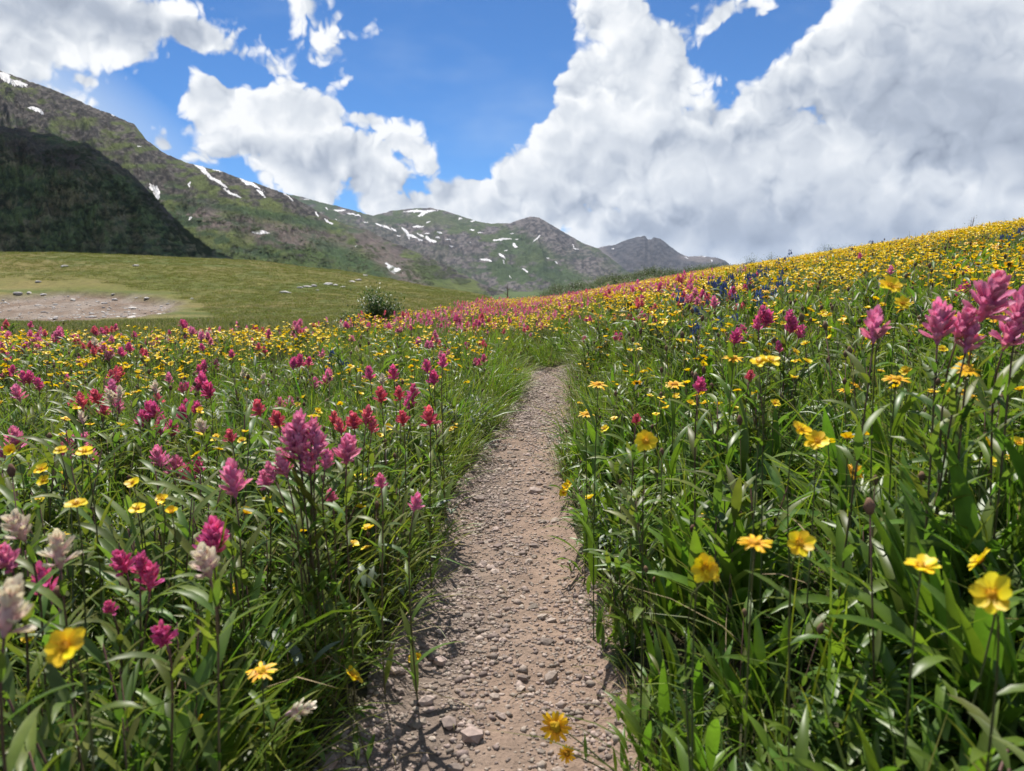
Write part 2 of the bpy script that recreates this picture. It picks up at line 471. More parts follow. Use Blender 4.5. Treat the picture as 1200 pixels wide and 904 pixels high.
# ------------------------------------------------------------ the ground sheet
rad = np.concatenate([np.geomspace(.12, 3, 130), np.geomspace(3.03, 90, 330), np.geomspace(91, 14000, 90)])
th = np.concatenate([np.linspace(-45, 45, 620), np.linspace(45.5, 314.5, 150)]); th = np.radians(th)
A_, R_ = np.meshgrid(th, rad, indexing='ij'); gx = (np.sin(A_) * R_).ravel(); gy = (np.cos(A_) * R_).ravel()
gz = H(gx, gy)
gp = np.where(gy > .5, azpx(gx, gy), np.where(gx < 0, -500, 1700)); gyb = np.interp(gp, BPX, BY)
base = np.tile(np.array([.055, .050, .028]), (len(gx), 1))
mead = lerpc((.105, .125, .022), (.180, .150, .052), np.clip(.5 + 1.6 * fbm(gx * .16, gy * .10, 5, 3), 0, 1))
mead = lerpc(mead, (.070, .105, .020), sstep(.0, .35, fbm(gx * .07, gy * .55, 5, 131)) * .75)
mead = lerpc(mead, (.21, .185, .07), sstep(.1, .45, fbm(gx * .10 + 4, gy * .7, 4, 137)) * .6)
mead = lerpc(mead, (.06, .10, .022), sstep(.05, .5, fbm(gx * .25 + 9, gy * .2, 4, 77)) * .7)
wm = sstep(-.5, 2.5, gy - gyb)
gc = lerpc(base, mead, wm)
gpx, gpy = project(gx, gy, gz)
# bare earth scar and the brown dry crest in the meadow
scar = sstep(1.0, .72, np.sqrt(((gpx - 70) / 165) ** 2 + ((gpy - 360 + (gpx - 70) * .02) / 19) ** 2) + .28 * fbm(gx * .5, gy * .3, 4, 41)) * (gy > 15) * (gy < 70)
gc = lerpc(gc, lerpc((.185, .135, .10), (.25, .205, .17), np.clip(.5 + 2 * fbm(gx * 1.4, gy * .9, 3, 8), 0, 1)), scar)
dry = sstep(50, 68, gy) * (gy < 130) * np.clip(.4 + 1.4 * fbm(gx * .2, gy * .15, 4, 12), 0, 1)
gc = lerpc(gc, (.20, .155, .075), dry * .55)
gz = gz - .22 * sstep(.3, 1, scar) + .10 * scar * fbm(gx * 1.2, gy * .8, 3, 90)
gc = lerpc(gc, (.07, .10, .03), sstep(100, 160, gy))
ctr = len(gx)
me, _ = grid_mesh('ground', np.c_[gx, gy, gz], len(th), len(rad), 'ground_soil', gc, wrap=True)
ground = link('ground', me); tag(ground, 'soil and short alpine meadow turf rolling away to the valley', 'ground', kind='structure')

# ------------------------------------------------------------ the path
py_ = np.concatenate([np.linspace(-1.2, .5, 30), np.linspace(.51, 3, 260), np.linspace(3.02, 8.8, 230)]); uu = np.linspace(-1, 1, 66)
Yg, Ug = np.meshgrid(py_, uu, indexing='ij'); Yg = Yg.ravel(); Ug = Ug.ravel()
wv_ = path_w(Yg) * .5 * 1.42
Xg = path_c(Yg) + Ug * wv_


def PZ(x, y):                            # the trodden surface: its own lumps on top of the ground
    x = np.asarray(x, float); y = np.asarray(y, float); u = np.abs(x - path_c(y)) / (path_w(y) * .71)
    return H(x, y) + .014 - .045 * sstep(.72, 1, u) + .016 * fbm(x * 9, y * 9, 5, 61) + .010 * fbm(x * 2.5, y * 2.5, 3, 63)


Zg = PZ(Xg, Yg)
pc = lerpc((.265, .190, .145), (.205, .160, .130), np.clip(.5 + 1.6 * fbm(Xg * 5, Yg * 3.0, 4, 64) - .35 * Ug, 0, 1))
pc = lerpc(pc, (.35, .25, .18), sstep(.15, .6, fbm(Xg * 3.2 - 5, Yg * 2.2, 4, 66) + .25 * Ug))
me, _ = grid_mesh('path', np.c_[Xg, Yg, Zg], len(py_), len(uu), 'path_dirt', pc)
path = link('path', me); tag(path, 'narrow gravelly dirt footpath worn through the flowers', 'path', kind='structure')


def path_z(x, y): return float(PZ(np.array([x]), np.array([y]))[0])


# stones: a lumpy block, squashed and faceted
def stone_mb(seed, mat='pebble', sub=1, flat=.6, rough=.22):
    rs = np.random.default_rng(seed)
    import bmesh
    bm = bmesh.new(); bmesh.ops.create_icosphere(bm, subdivisions=sub, radius=1)
    V = np.array([v.co[:] for v in bm.verts]); F = [tuple(v.index for v in f.verts) for f in bm.faces]; bm.free()
    for _ in range(6):                       # cut flat facets
        n = rs.normal(size=3); n /= np.linalg.norm(n); d = rs.uniform(.55, .85)
        k = V @ n; V = V - np.outer(np.maximum(k - d, 0), n)
    V = V * (1 + rs.uniform(-rough, rough, (len(V), 1)) * .35) * np.array([1, rs.uniform(.65, 1), flat * rs.uniform(.7, 1.1)])
    mb = MB(); mb.add(V, F, mat, .5); return mb


ST_MB = [stone_mb(i) for i in range(12)]
ST_ME = [m.mesh('stone', False) for m in ST_MB]


def path_pts(n, y0, y1, rs, wide=1.15):
    y = y0 + (y1 - y0) * rs.random(n) ** 1.5; u = rs.uniform(-1, 1, n)
    return path_c(y) + u * path_w(y) * .5 * wide, y, u


rs = np.random.default_rng(3)
sx_, sy_, su_ = path_pts(300, .85, 4.6, rs)
big = np.sort(rs.lognormal(0, .38, 300))[::-1]
for k in range(300):
    s = min(.0078 * big[k], .018) * (1 + .12 * sy_[k])
    z = path_z(sx_[k], sy_[k]) + s * .05
    link('stone', ST_ME[k % 12], path, Matrix.LocRotScale((sx_[k], sy_[k], z), Euler((rs.uniform(-.3, .3), rs.uniform(-.3, .3), rs.uniform(0, 6.28))), (s, s, s)))
for (px, py, d, s, lab) in ((556, 870, 1.02, .024, 'flat round grey stone at the near end of the path'), (527, 858, 1.04, .019, 'dark angular stone beside the flat round stone'),
                            (560, 590, 2.05, .026, None), (985 / 3 + 300 + 0, 580, 2.1, .028, 'brown stone in the middle of the bend'), (462, 806, 1.15, .016, 'small dark rounded pebble by the left verge'),
                            (641, 760, 1.27, .017, None), (515, 748, 1.28, .013, None), (500, 832, 1.1, .017, None), (645, 797, 1.17, .018, None), (580, 820, 1.1, .013, None)):
    r0 = ray(px, py); tt = (CAMH + .035) / -r0[2]
    x, y = r0[0] * tt, r0[1] * tt
    o = link('stone', ST_ME[(px * 7) % 12 if isinstance(px, int) else 3], path, Matrix.LocRotScale((x, y, path_z(x, y) + s * .2), Euler((.1, .1, px)), (s, s, s)))
    if lab: o['label'] = lab

# gravel too small to pick apart: one part of the path
gv = MB(); lo = [stone_mb(50 + i, sub=0 if False else 1) for i in range(3)]
import bmesh
octs = []
for i in range(6):
    r9 = np.random.default_rng(i + 70)
    V = np.array([(1, 0, 0), (-1, 0, 0), (0, 1, 0), (0, -1, 0), (0, 0, .7), (0, 0, -.7), (.6, .6, .4), (-.6, -.5, .45)]) * r9.uniform(.7, 1.2, (8, 1))
    bm = bmesh.new(); [bm.verts.new(v) for v in V]; bmesh.ops.convex_hull(bm, input=bm.verts)
    bm.verts.ensure_lookup_table(); bm.verts.index_update()
    octs.append((np.array([v.co[:] for v in bm.verts]), np.array([[v.index for v in f.verts] for f in bm.faces]))); bm.free()
N = 62000
gx_, gy_, gu_ = path_pts(N, .75, 7.0, rs, 1.25)
keep = rs.random(N) < np.clip(.50 + 1.3 * fbm(gx_ * 9, gy_ * 2.2, 4, 33) - .28 * gu_, .16, 1)
gx_, gy_ = gx_[keep], gy_[keep]; gz_ = PZ(gx_, gy_)
gs_ = np.minimum(.0023 * rs.lognormal(0, .55, len(gx_)), .010) * (1 + .14 * gy_)
VV, FF, off = [], [], 0
for i, (V, F) in enumerate(octs):
    sel = np.arange(len(gx_)) % 6 == i
    a = rs.uniform(0, 6.28, sel.sum()); ca, sa = np.cos(a), np.sin(a); s = gs_[sel]
    X = V[None, :, 0] * ca[:, None] - V[None, :, 1] * sa[:, None]; Y = V[None, :, 0] * sa[:, None] + V[None, :, 1] * ca[:, None]
    P = np.stack([X * s[:, None] + gx_[sel][:, None], Y * s[:, None] + gy_[sel][:, None], V[None, :, 2] * s[:, None] + (gz_[sel] + s * .05)[:, None]], -1)
    VV.append(P.reshape(-1, 3)); FF.append((F[None] + (np.arange(len(s)) * len(V))[:, None, None] + off).reshape(-1, 3)); off += len(s) * len(V)
VV = np.concatenate(VV); FF = np.concatenate(FF)
gm = bpy.data.meshes.new('gravel'); gm.vertices.add(len(VV)); gm.vertices.foreach_set('co', VV.ravel())
gm.loops.add(FF.size); gm.loops.foreach_set('vertex_index', FF.ravel().astype(np.int32)); gm.polygons.add(len(FF))
gm.polygons.foreach_set('loop_start', np.arange(0, FF.size, 3, dtype=np.int32)); gm.materials.append(MATS['pebble']); gm.update(); gm.validate()
gravel = link('gravel', gm, path); gravel['kind'] = 'stuff'
print('path', time.time() - T0)

# ------------------------------------------------------------ mountains
MT = {}


def mountain(name, label, sky_px, rc, rf, zf, mat, colf, step=1.4, nv=150, amp=1., gul=1., jag=1.0, s=0, shape=1.0, u0=None, u1=None):
    """heightfield ridge: foot at distance rf, crest at rc, back slope behind; skyline given as pixels turned to slopes"""
    P = np.array(sky_px, float)
    d = np.array([ray(a, b) for a, b in P]); S = d[:, 0] / d[:, 1]; T = d[:, 2] / d[:, 1]
    nu = int((P[-1, 0] - P[0, 0]) / step)
    sv = np.linspace(S[0], S[-1], nu); tv = np.interp(sv, S, T)
    rcv = rc(sv) if callable(rc) else np.full(nu, float(rc)); rfv = rf(sv) if callable(rf) else np.full(nu, float(rf))
    v = np.concatenate([np.linspace(0, 1, nv) ** .85, 1 + np.linspace(.03, .5, 14)])
    SV, VV = np.meshgrid(sv, v, indexing='ij'); TV = tv[:, None]; RC = rcv[:, None]; RF = rfv[:, None]
    Y = RF + (RC - RF) * VV
    zc = CAMH + TV * RC
    # the crest wanders in distance
    k = RC / 900.
    Y = Y + (RC - RF) * .10 * fbm(SV * 9 + s, VV * 0 + .3, 3, s + 1) * VV
    zc = CAMH + TV * (RF + (RC - RF) * 1 + (RC - RF) * .10 * fbm(SV * 9 + s, VV * 0 + .3, 3, s + 1))
    g = np.where(VV <= 1, VV ** shape, 1 - (VV - 1) * 1.1)
    Z = zf + (zc - zf) * g
    X = SV * Y
    u = SV * FPX
    hh = np.maximum(zc - zf, 9)
    ZF = np.minimum(zf, zc - 9)
    Z = ZF + (zc - ZF) * g
    env = np.sin(np.clip(VV, 0, 1) * math.pi) ** .7
    gl = fbm(u * .028 + VV * 1.2 + .4 * fbm(u * .02, VV * 3, 3, s + 5), VV * 1.6, 5, s + 2, .55, True)
    nn = fbm(u * .05, VV * 9, 6, s + 3, .56)
    Z = Z + hh * env * (.085 * gul * gl + .075 * amp * nn)
    crag = fbm(u * .09, VV * 14, 5, s + 4, .6, True)
    rockm = sstep(-.1, .35, fbm(u * .012 + 3, VV * 2.6, 4, s + 6) + .5 * (VV - .55))
    Z = Z + hh * .04 * amp * crag * rockm * np.clip(env + .12, 0, 1)
    Z = Z + RC / FPX * jag * 1.5 * fbm(u * .13, u * 0 + .5, 5, s + 8, .6) * sstep(.8, 1, VV)
    Z[:, 0] -= 70                               # the foot goes down into the ground
    x, y, z = X.ravel(), Y.ravel(), Z.ravel()
    ppx, ppy = project(x, y, z)
    # slope from finite differences
    dz = np.gradient(Z, axis=1) / np.maximum(np.gradient(Y, axis=1), .01)
    dzx = np.gradient(Z, axis=0) / (np.gradient(X, axis=0) + 1e-6)
    st = np.sqrt(dz ** 2 + np.clip(dzx, -4, 4) ** 2).ravel()
    c = colf(ppx, ppy, st, u.ravel(), VV.ravel(), rockm.ravel(), crag.ravel())
    me, F = grid_mesh(name, np.c_[x, y, z], nu, len(v), mat, np.clip(c, .005, .9))
    o = link(name, me); tag(o, label, name, kind='structure')
    MT[label] = (np.c_[x, y, z], F, o)
    return o


def ell(px, py, cx, cy, rx, ry, a=0, soft=.35, n=0):
    ca, sa = math.cos(R(a)), math.sin(R(a)); dx, dy = px - cx, py - cy
    q = np.sqrt(((dx * ca + dy * sa) / rx) ** 2 + ((-dx * sa + dy * ca) / ry) ** 2)
    return sstep(1 + soft, 1 - soft, q + n)


def col_A(px, py, st, u, v, rm, cr):
    n = fbm(px * .03, py * .06, 5, 101); m = fbm(px * .12, py * .3, 4, 102)
    c = lerpc((.15, .20, .065), (.25, .22, .11), np.clip(.5 + 2.5 * n + fbm(px * .2, py * .3, 4, 109) * 1.5, 0, 1))
    c = lerpc(c, (.055, .085, .035), sstep(.05, .25, m) * .8)
    c = lerpc(c, (.115, .085, .070), np.maximum(ell(px, py, 60, 180, 60, 14, 15, .5, m), ell(px, py, 185, 240, 40, 9, 48, .5, m)) * .8)
    c = lerpc(c, (.10, .08, .068), sstep(.1, .4, rm * .6 + n) * sstep(.75, 1, v) * .8)
    return c


mountain('mountain', 'dark near ridge in cloud shadow behind the meadow at left',
         [(-330, 60), (-200, 95), (-100, 122), (0, 148), (60, 158), (105, 170), (135, 190), (165, 214), (190, 240), (215, 268), (240, 289), (272, 304), (330, 325), (380, 345)],
         420, 200, -6, 'mountain_near', col_A, 1.2, 170, 1.5, .8, 3.2, 11, .9)


def col_B(px, py, st, u, v, rm, cr):
    n = fbm(px * .025, py * .05, 5, 201); m = fbm(px * .08, py * .2, 5, 202); f = fbm(px * .3, py * .5, 3, 203)
    g = lerpc((.060, .095, .024), (.105, .130, .036), np.clip(.5 + 1.6 * n, 0, 1))
    rock = lerpc((.035, .032, .030), (.115, .100, .090), np.clip(.5 + 3.0 * f + 1.2 * m, 0, 1))
    sky = np.interp(px, [0, 160, 290, 345, 375, 430, 500, 580], [83, 150, 213, 231, 252, 270, 300, 340])
    below = py - sky
    rk = sstep(.55, .1, below / np.interp(px, [0, 150, 300, 400, 450, 600], [300, 190, 110, 46, 34, 22]) + .9 * m + .6 * n)
    c = lerpc(g, rock, np.clip(rk * 1.0, 0, 1))
    c = lerpc(c, (.09, .12, .035), sstep(.1, .4, m + .3 * n) * .55 * ell(px, py, 190, 190, 60, 45, 30, .5))
    scr = np.maximum.reduce([ell(px, py, 325, 272, 95, 13, 12, .5, m * .8), ell(px, py, 455, 305, 60, 14, 40, .4, m * .7), ell(px, py, 250, 258, 40, 10, 10, .5, m)])
    c = lerpc(c, lerpc((.165, .125, .115), (.135, .115, .10), np.clip(.5 + f * 2, 0, 1)), scr * .9)
    wil = sstep(.10, .26, fbm(px * .05, py * .16, 5, 207)) * sstep(35, 60, below)
    c = lerpc(c, (.032, .065, .024), wil * .85)
    wl2 = np.maximum(ell(px, py, 405, 300, 50, 9, 25, .4, m), ell(px, py, 330, 255, 90, 6, 10, .4, m))
    c = lerpc(c, (.04, .080, .028), wl2 * .8)
    return c


mountain('mountain', 'long rocky mountain ridge with snow streaks falling to the right',
         [(-360, -40), (-200, 18), (-100, 50), (0, 83), (30, 94), (60, 104), (100, 122), (130, 134), (158, 146), (172, 165), (190, 178), (215, 190), (250, 198), (290, 212), (330, 226), (345, 232), (375, 250), (400, 262), (430, 270), (460, 284), (500, 300), (540, 320), (580, 340), (640, 358)],
         lambda s_: 950 + 250 * sstep(-.5, .0, s_), lambda s_: 480 + 80 * sstep(-.5, 0, s_), -13, 'mountain_mid', col_B, 1.25, 210, 1.1, 1.2, 1.4, 31, 1.0)


def col_C(px, py, st, u, v, rm, cr):
    n = fbm(px * .02, py * .05, 5, 301); m = fbm(px * .09, py * .22, 5, 302); f = fbm(px * .35, py * .6, 3, 303)
    g = lerpc((.055, .085, .035), (.092, .115, .048), np.clip(.5 + 1.5 * n, 0, 1))
    rock = lerpc((.065, .062, .064), (.17, .15, .145), np.clip(.5 + 3 * f, 0, 1))
    rk = sstep(-.05, .28, n * .8 + m * .9 + .1)
    rk = np.maximum(rk, ell(px, py, 640, 270, 50, 14, 20, .4, m))
    rk = np.maximum(rk, ell(px, py, 675, 300, 45, 14, 25, .5, m))
    rk = np.maximum(rk, ell(px, py, 480, 285, 70, 12, 22, .5, m) * .8)
    rk = rk * (1 - .9 * ell(px, py, 620, 298, 35, 12, 20, .5, m)) * (1 - .85 * ell(px, py, 510, 258, 60, 8, 4, .5, m * .6))
    c = lerpc(g, rock, rk)
    return lerpc(c, (.035, .06, .03), sstep(.15, .35, fbm(px * .06, py * .12, 4, 305)) * sstep(285, 310, py) * .7)


mountain('mountain', 'snow patched green and grey mountain across the valley with a pointed summit',
         [(280, 215), (320, 225), (350, 230), (375, 237), (400, 243), (437, 253), (460, 247), (480, 245), (505, 244), (520, 247), (545, 255), (570, 262), (597, 262), (610, 257), (622, 254), (632, 255), (650, 266), (672, 279), (685, 286), (700, 291), (715, 302), (735, 318), (760, 332), (820, 350)],
         2600, 1300, -30, 'mountain_far', col_C, 1.1, 170, 1.0, 1.2, .8, 51, 1.1)


def col_D(px, py, st, u, v, rm, cr):
    f = fbm(px * .25, py * .5, 4, 403); m = fbm(px * .05, py * .1, 4, 404)
    c = lerpc((.040, .040, .046), (.085, .08, .085), np.clip(.5 + 2 * f, 0, 1))
    return lerpc(c, (.15, .13, .125), np.maximum(ell(px, py, 700, 305, 16, 12, 0, .5, m), ell(px, py, 820, 304, 22, 4, 4, .5, m)))


mountain('mountain', 'dark blue grey butte with a notched cliff top on the far skyline',
         [(640, 300), (680, 296), (697, 291), (712, 288), (722, 287), (735, 281), (745, 278), (756, 277), (759, 281), (763, 281), (766, 278), (774, 280), (779, 284), (785, 289), (797, 297), (806, 301), (822, 300), (838, 302), (850, 306), (857, 312), (880, 325), (920, 335)],
         4200, 2900, -30, 'mountain_far', col_D, .9, 110, .8, 1.5, 1.0, 71, .9)
print('mountains', time.time() - T0)

# snow: each patch is laid on the slope it lies on, cell by cell, and rises from it at the rim
allV = []; allF = []; own = []; off = 0
for lab, (V, F, o) in MT.items():
    allV.append(V); allF.append(F + off); own += [o] * len(F); off += len(V)
bvh = BVHTree.FromPolygons(np.concatenate(allV).tolist(), np.concatenate(allF).tolist())
SNOW = [  # px, py, half length, half height, tilt (degrees, down to the right positive)
    (14, 95, 17, 4.5, 22), (3, 88, 10, 4, 25), (42, 129, 10, 3, 25), (136, 136, 5, 1.8, 15), (163, 172, 3, 1, 0), (181, 224, 10, 5.5, 58), (222, 217, 3.5, 1.6, 100),
    (238, 200, 16, 3.2, 36), (256, 214, 12, 2.6, 32), (272, 227, 13, 2.0, 28), (291, 214, 17, 3.0, 30), (306, 227, 8, 2.0, 42), (256, 201, 8, 1.2, 20), (306, 273, 10, 3, 2), (223, 257, 3, 2, -30),
    (338, 231, 9, 1.3, 38), (371, 251, 4, 1.5, 50), (386, 261, 6, 1.8, 35), (394, 258, 3, 1, 20), (460, 315, 10, 4, 25), (418, 289, 3, 1.2, 15), (383, 245, 3, 1.2, 30),
    (359, 234, 5, 1, 5), (398, 247, 7, 1.4, 2), (411, 251, 5, 1.3, 10), (420, 253, 4, 1.2, 2), (390, 238, 12, .9, 14), (428, 261, 3, .8, 5),
    (490, 248, 20, 2.1, -3), (497, 250, 8, 2.5, -40), (450, 266, 9, 1.6, 22), (462, 270, 5, 1.5, 40), (476, 273, 8, 2.2, 52), (483, 277, 8, 2, 12), (490, 266, 8, 1.6, -4), (502, 261, 4, 1.1, -30),
    (504, 281, 8, 2.6, 30), (493, 276, 6, 1.7, 30), (500, 274, 4, 1.0, 0), (515, 273, 5, 1.4, 5), (513, 279, 4, 1.3, 10), (467, 277, 3, 1.2, 20), (492, 281, 4, 1.5, 25), (526, 281, 3, 1, 0),
    (539, 257, 3, 1.6, -20), (555, 259, 5, 1.4, -18), (562, 273, 4, 1, 5), (554, 270, 3, 1.2, 0), (588, 281, 9, 1.9, -4), (529, 289, 3, 1.1, 10), (588, 300, 5, 1.9, 40), (570, 305, 7, 1.6, 8), (593, 294, 3, 1, 0), (551, 285, 3, .9, 0), (590, 307, 3, 1.2, 60),
    (600, 274, 3, 1, 0), (566, 305, 0, 0, 0), (591, 281, 0, 0, 0),
    (628, 281, 6, 1.4, -45), (603, 288, 4, 2.2, 30), (606, 281, 2, 1, 0), (590, 300, 0, 0, 0), (571, 305, 0, 0, 0), (585, 281, 0, 0, 0), (675, 292, 5, 1.6, 25), (672, 289, 3, 1, 60), (689, 286, 5, 1.3, 32), (615, 317, 4, 1.3, 30), (652, 308, 3, 1.2, 50), (598, 325, 3, 1, 45), (642, 303, 2, .8, 0), (583, 271, 2, .7, 0),
    (805, 303, 3, 1.4, 20), (854, 308, 4, 1.4, 45), (834, 306, 2, 1.6, 70), (718, 292, 2, .9, 0), (824, 301, 6, .7, 0), (709, 289, 3, .7, -15)]
nsn = 0
for (cx, cy, a, b, rot) in SNOW:
    if a == 0: continue
    ca, sa = math.cos(R(rot)), math.sin(R(rot)); st_ = .55
    b *= .8; ni = int(a * 1.35 / st_) + 1; nj = int(b * 1.7 / st_) + 1
    grid = {}; owner = None; V = []
    for i in range(-ni, ni + 1):
        for j in range(-nj, nj + 1):
            lx, ly = i * st_, j * st_
            q = math.hypot(lx / a, (ly - b * .35 * math.sin(lx / a * 3.1 + cx)) / b)
            q += .75 * float(fbm(np.array([lx * .22 + cx]), np.array([ly * .5 + cy]), 3, 500)[0])
            if q > 1.05: continue
            px, py = cx + lx * ca - ly * sa, cy + lx * sa + ly * ca
            r0 = Vector(ray(px, py)).normalized()
            hit, nrm, fi, dist = bvh.ray_cast(Vector((0, 0, CAMH)), r0)
            if hit is None: continue
            if owner is None: owner = own[fi]
            if own[fi] is not owner: continue
            k = dist / 900.
            lift = (.30 if q < .95 else .05) * k
            V.append(hit + Vector((0, -lift * .7, lift * .9))); grid[i, j] = (len(V) - 1, dist)
    F = []
    for (i, j), (vi, d0) in grid.items():
        q4 = [(i, j), (i + 1, j), (i + 1, j + 1), (i, j + 1)]
        if all(c in grid for c in q4):
            ds = [grid[c][1] for c in q4]
            if max(ds) - min(ds) < .08 * d0: F.append(tuple(grid[c][0] for c in reversed(q4)))
    if len(F) < 2: continue
    me = bpy.data.meshes.new('snow_patch'); me.from_pydata([tuple(v) for v in V], [], F); me.materials.append(MATS['snow'])
    me.polygons.foreach_set('use_smooth', [True] * len(F)); me.update()
    link('snow_patch', me, owner); nsn += 1
print('snow', nsn, time.time() - T0)


# ------------------------------------------------------------ the cloud above the dark ridge (out of frame, it shades the ridge)
def cloud_obj(center, size, seed, n=26):
    import bmesh
    rs = np.random.default_rng(seed); mb = MB()
    for k in range(n):
        bm = bmesh.new(); bmesh.ops.create_icosphere(bm, subdivisions=3, radius=1)
        V = np.array([v.co[:] for v in bm.verts]); F = [tuple(v.index for v in f.verts) for f in bm.faces]; bm.free()
        V = V * (1 + .22 * fbm(V[:, 0] * 2.2 + k, V[:, 1] * 2.2 + V[:, 2] * 1.7, 4, seed + k)[:, None])
        p = np.array([rs.uniform(-.8, .8), rs.uniform(-.8, .8), rs.uniform(-.2, .5)]); s = rs.uniform(.28, .45) * (1.15 - .5 * np.hypot(p[0], p[1]))
        V = V * s + p; V[:, 2] = np.maximum(V[:, 2], -.25)
        mb.add(V * np.array(size), F, 'cloud_white', .5)
    return link('cloud', mb.mesh('cloud'), loc=center)


def over(p, h):                                   # the point h metres up the sun's ray from p
    return tuple(Vector(p) + SUNV * (h / SUNV.z))


cl_p = over((-290, 370, 60), 520)
co = cloud_obj(cl_p, (300, 150, 70), 5); tag(co, 'broad white cumulus overhead that shades the near dark ridge', 'cloud', kind='structure')


# ------------------------------------------------------------ plant pieces
def leaf_geo(L, Wd, segs=5, e0=70, droop=60, fold=.25, prof='lance', cup=0, twist=0, flat=False):
    """leaf growing from the origin out along +Y, bending; returns V, F, T"""
    V = []; T = []; p = np.zeros(3); tw = 0
    for i in range(segs + 1):
        t = i / segs; e = R(e0 - droop * t)
        if i: p = p + np.array([0, math.cos(e), math.sin(e)]) * L / segs
        if prof == 'lance': wd = math.sin(math.pi * min(max(t * .93 + .05, 0), 1) ** .85)
        elif prof == 'blade': wd = min(1, .55 + t) * (1 - t) ** .55
        elif prof == 'obov': wd = (.22 + .95 * math.sin(math.pi * .5 * min(t / .72, 1))) * (1 if t < .72 else math.sqrt(max(0, 1 - ((t - .72) / .30) ** 2)))
        elif prof == 'ray': wd = .55 + .45 * math.sin(math.pi * t) if t < .9 else .45
        elif prof == 'lobe': wd = [.5, .7, 1, 1, .8, .25][min(i, 5)] if segs == 5 else 1 - .5 * t
        else: wd = 1 - t
        wd = max(wd, .04) * Wd / 2; a = R(twist * t)
        sx = np.array([math.cos(a), -math.sin(a) * math.sin(e), math.sin(a) * math.cos(e)])
        nrm = np.array([0, -math.sin(e), math.cos(e)])
        if flat: V += [p - sx * wd, p + sx * wd]; T += [t, t]
        else:
            V += [p - sx * wd + nrm * cup * wd, p - nrm * fold * wd, p + sx * wd + nrm * cup * wd]; T += [t, t, t]
    k = 2 if flat else 3; F = []
    for i in range(segs):
        for j in range(k - 1):
            a = i * k + j; F.append((a, a + 1, a + k + 1, a + k))
    return np.array(V), F, np.array(T)


def tube_geo(pts, radii, sides=5):
    pts = [np.asarray(p, float) for p in pts]; V = []; F = []; T = []
    for i, p in enumerate(pts):
        d = pts[min(i + 1, len(pts) - 1)] - pts[max(i - 1, 0)]; d = d / (np.linalg.norm(d) + 1e-9)
        a = np.cross(d, [0, 0, 1.]) if abs(d[2]) < .95 else np.cross(d, [1., 0, 0]); a /= np.linalg.norm(a); b = np.cross(d, a)
        for k in range(sides):
            an = 2 * math.pi * k / sides; V.append(p + radii[i] * (math.cos(an) * a + math.sin(an) * b)); T.append(i / (len(pts) - 1))
    for i in range(len(pts) - 1):
        for k in range(sides): F.append((i * sides + k, i * sides + (k + 1) % sides, (i + 1) * sides + (k + 1) % sides, (i + 1) * sides + k))
    F.append(tuple(range((len(pts) - 1) * sides, len(pts) * sides)))
    return np.array(V), F, np.array(T)


def RZ(a): return Matrix.Rotation(a, 4, 'Z')
def TR(*p): return Matrix.Translation(p)


def one(geo, mat): mb = MB(); mb.add(geo[0], geo[1], mat, geo[2]); return mb


def disc_mb(r, h, mat, n=10, rings=3, rough=.12, seed=1):
    rs = np.random.default_rng(seed); V = [(0, 0, h)]; F = []; T = [1.]
    for i in range(1, rings + 1):
        q = i / rings
        for k in range(n):
            a = 2 * math.pi * (k + .5 * i) / n; rr = r * q * (1 + rs.uniform(-rough, rough)); V.append((rr * math.cos(a), rr * math.sin(a), h * (1 - q * q) + rs.uniform(-1, 1) * h * rough * 2)); T.append(1 - q)
    for k in range(n): F.append((0, 1 + k, 1 + (k + 1) % n))
    for i in range(rings - 1):
        for k in range(n): a = 1 + i * n; F.append((a + k, a + n + k, a + n + (k + 1) % n, a + (k + 1) % n))
    a = 1 + (rings - 1) * n; V.append((0, 0, -h * .6)); T.append(0); q = len(V) - 1
    for k in range(n): F.append((a + (k + 1) % n, a + k, q))
    mb = MB(); mb.add(V, F, mat, T); return mb


# flower heads of unit width 1 (scaled later): list of (name, mb, matrix) petals plus a core
def cinquefoil(seed, n=5, orange=False, cup=28):
    rs = np.random.default_rng(seed); P = []
    for k in range(n):
        g = leaf_geo(.47 * rs.uniform(.82, 1.08), .41 if n == 5 else .29, 4, cup + rs.uniform(-16, 14), rs.uniform(10, 30), .18, 'obov', .10)
        P.append((one(g, 'orange_petal' if orange else 'yellow_petal'), RZ(2 * math.pi * k / n + rs.uniform(-.08, .08)) @ TR(0, .05, .0)))
    core = disc_mb(.15, .10, 'yellow_disc', 8, 3, .25, seed)
    for k in range(12):                   # stamens
        a = k * 2.4; r = .05 + .07 * (k % 3) / 2
        core.merge(one(tube_geo([(r * math.cos(a), r * math.sin(a), .05), (r * 1.4 * math.cos(a), r * 1.4 * math.sin(a), .15)], [.012, .018], 4), 'yellow_disc'))
    for k in range(5):                    # sepals beneath
        g = leaf_geo(.22, .12, 2, 10, 0, .1, 'lance'); core.merge(one(g, 'green_stem'), RZ(2 * math.pi * (k + .5) / 5) @ TR(0, .02, -.05))
    return core, P


def daisy(seed, n=13):
    rs = np.random.default_rng(seed); P = []
    for k in range(n):
        g = leaf_geo(.36 * rs.uniform(.78, 1.12), .13, 3, 12 + rs.uniform(-14, 12), rs.uniform(10, 40), .12, 'ray', .1)
        P.append((one(g, 'orange_petal'), RZ(2 * math.pi * k / n + rs.uniform(-.1, .1)) @ TR(0, .13, .02)))
    core = disc_mb(.19, .12, 'yellow_disc', 10, 4, .22, seed)
    V, F, T = tube_geo([(0, 0, -.18), (0, 0, -.10), (0, 0, .0)], [.05, .15, .17], 8); core.add(V, F, 'green_stem', T)
    return core, P


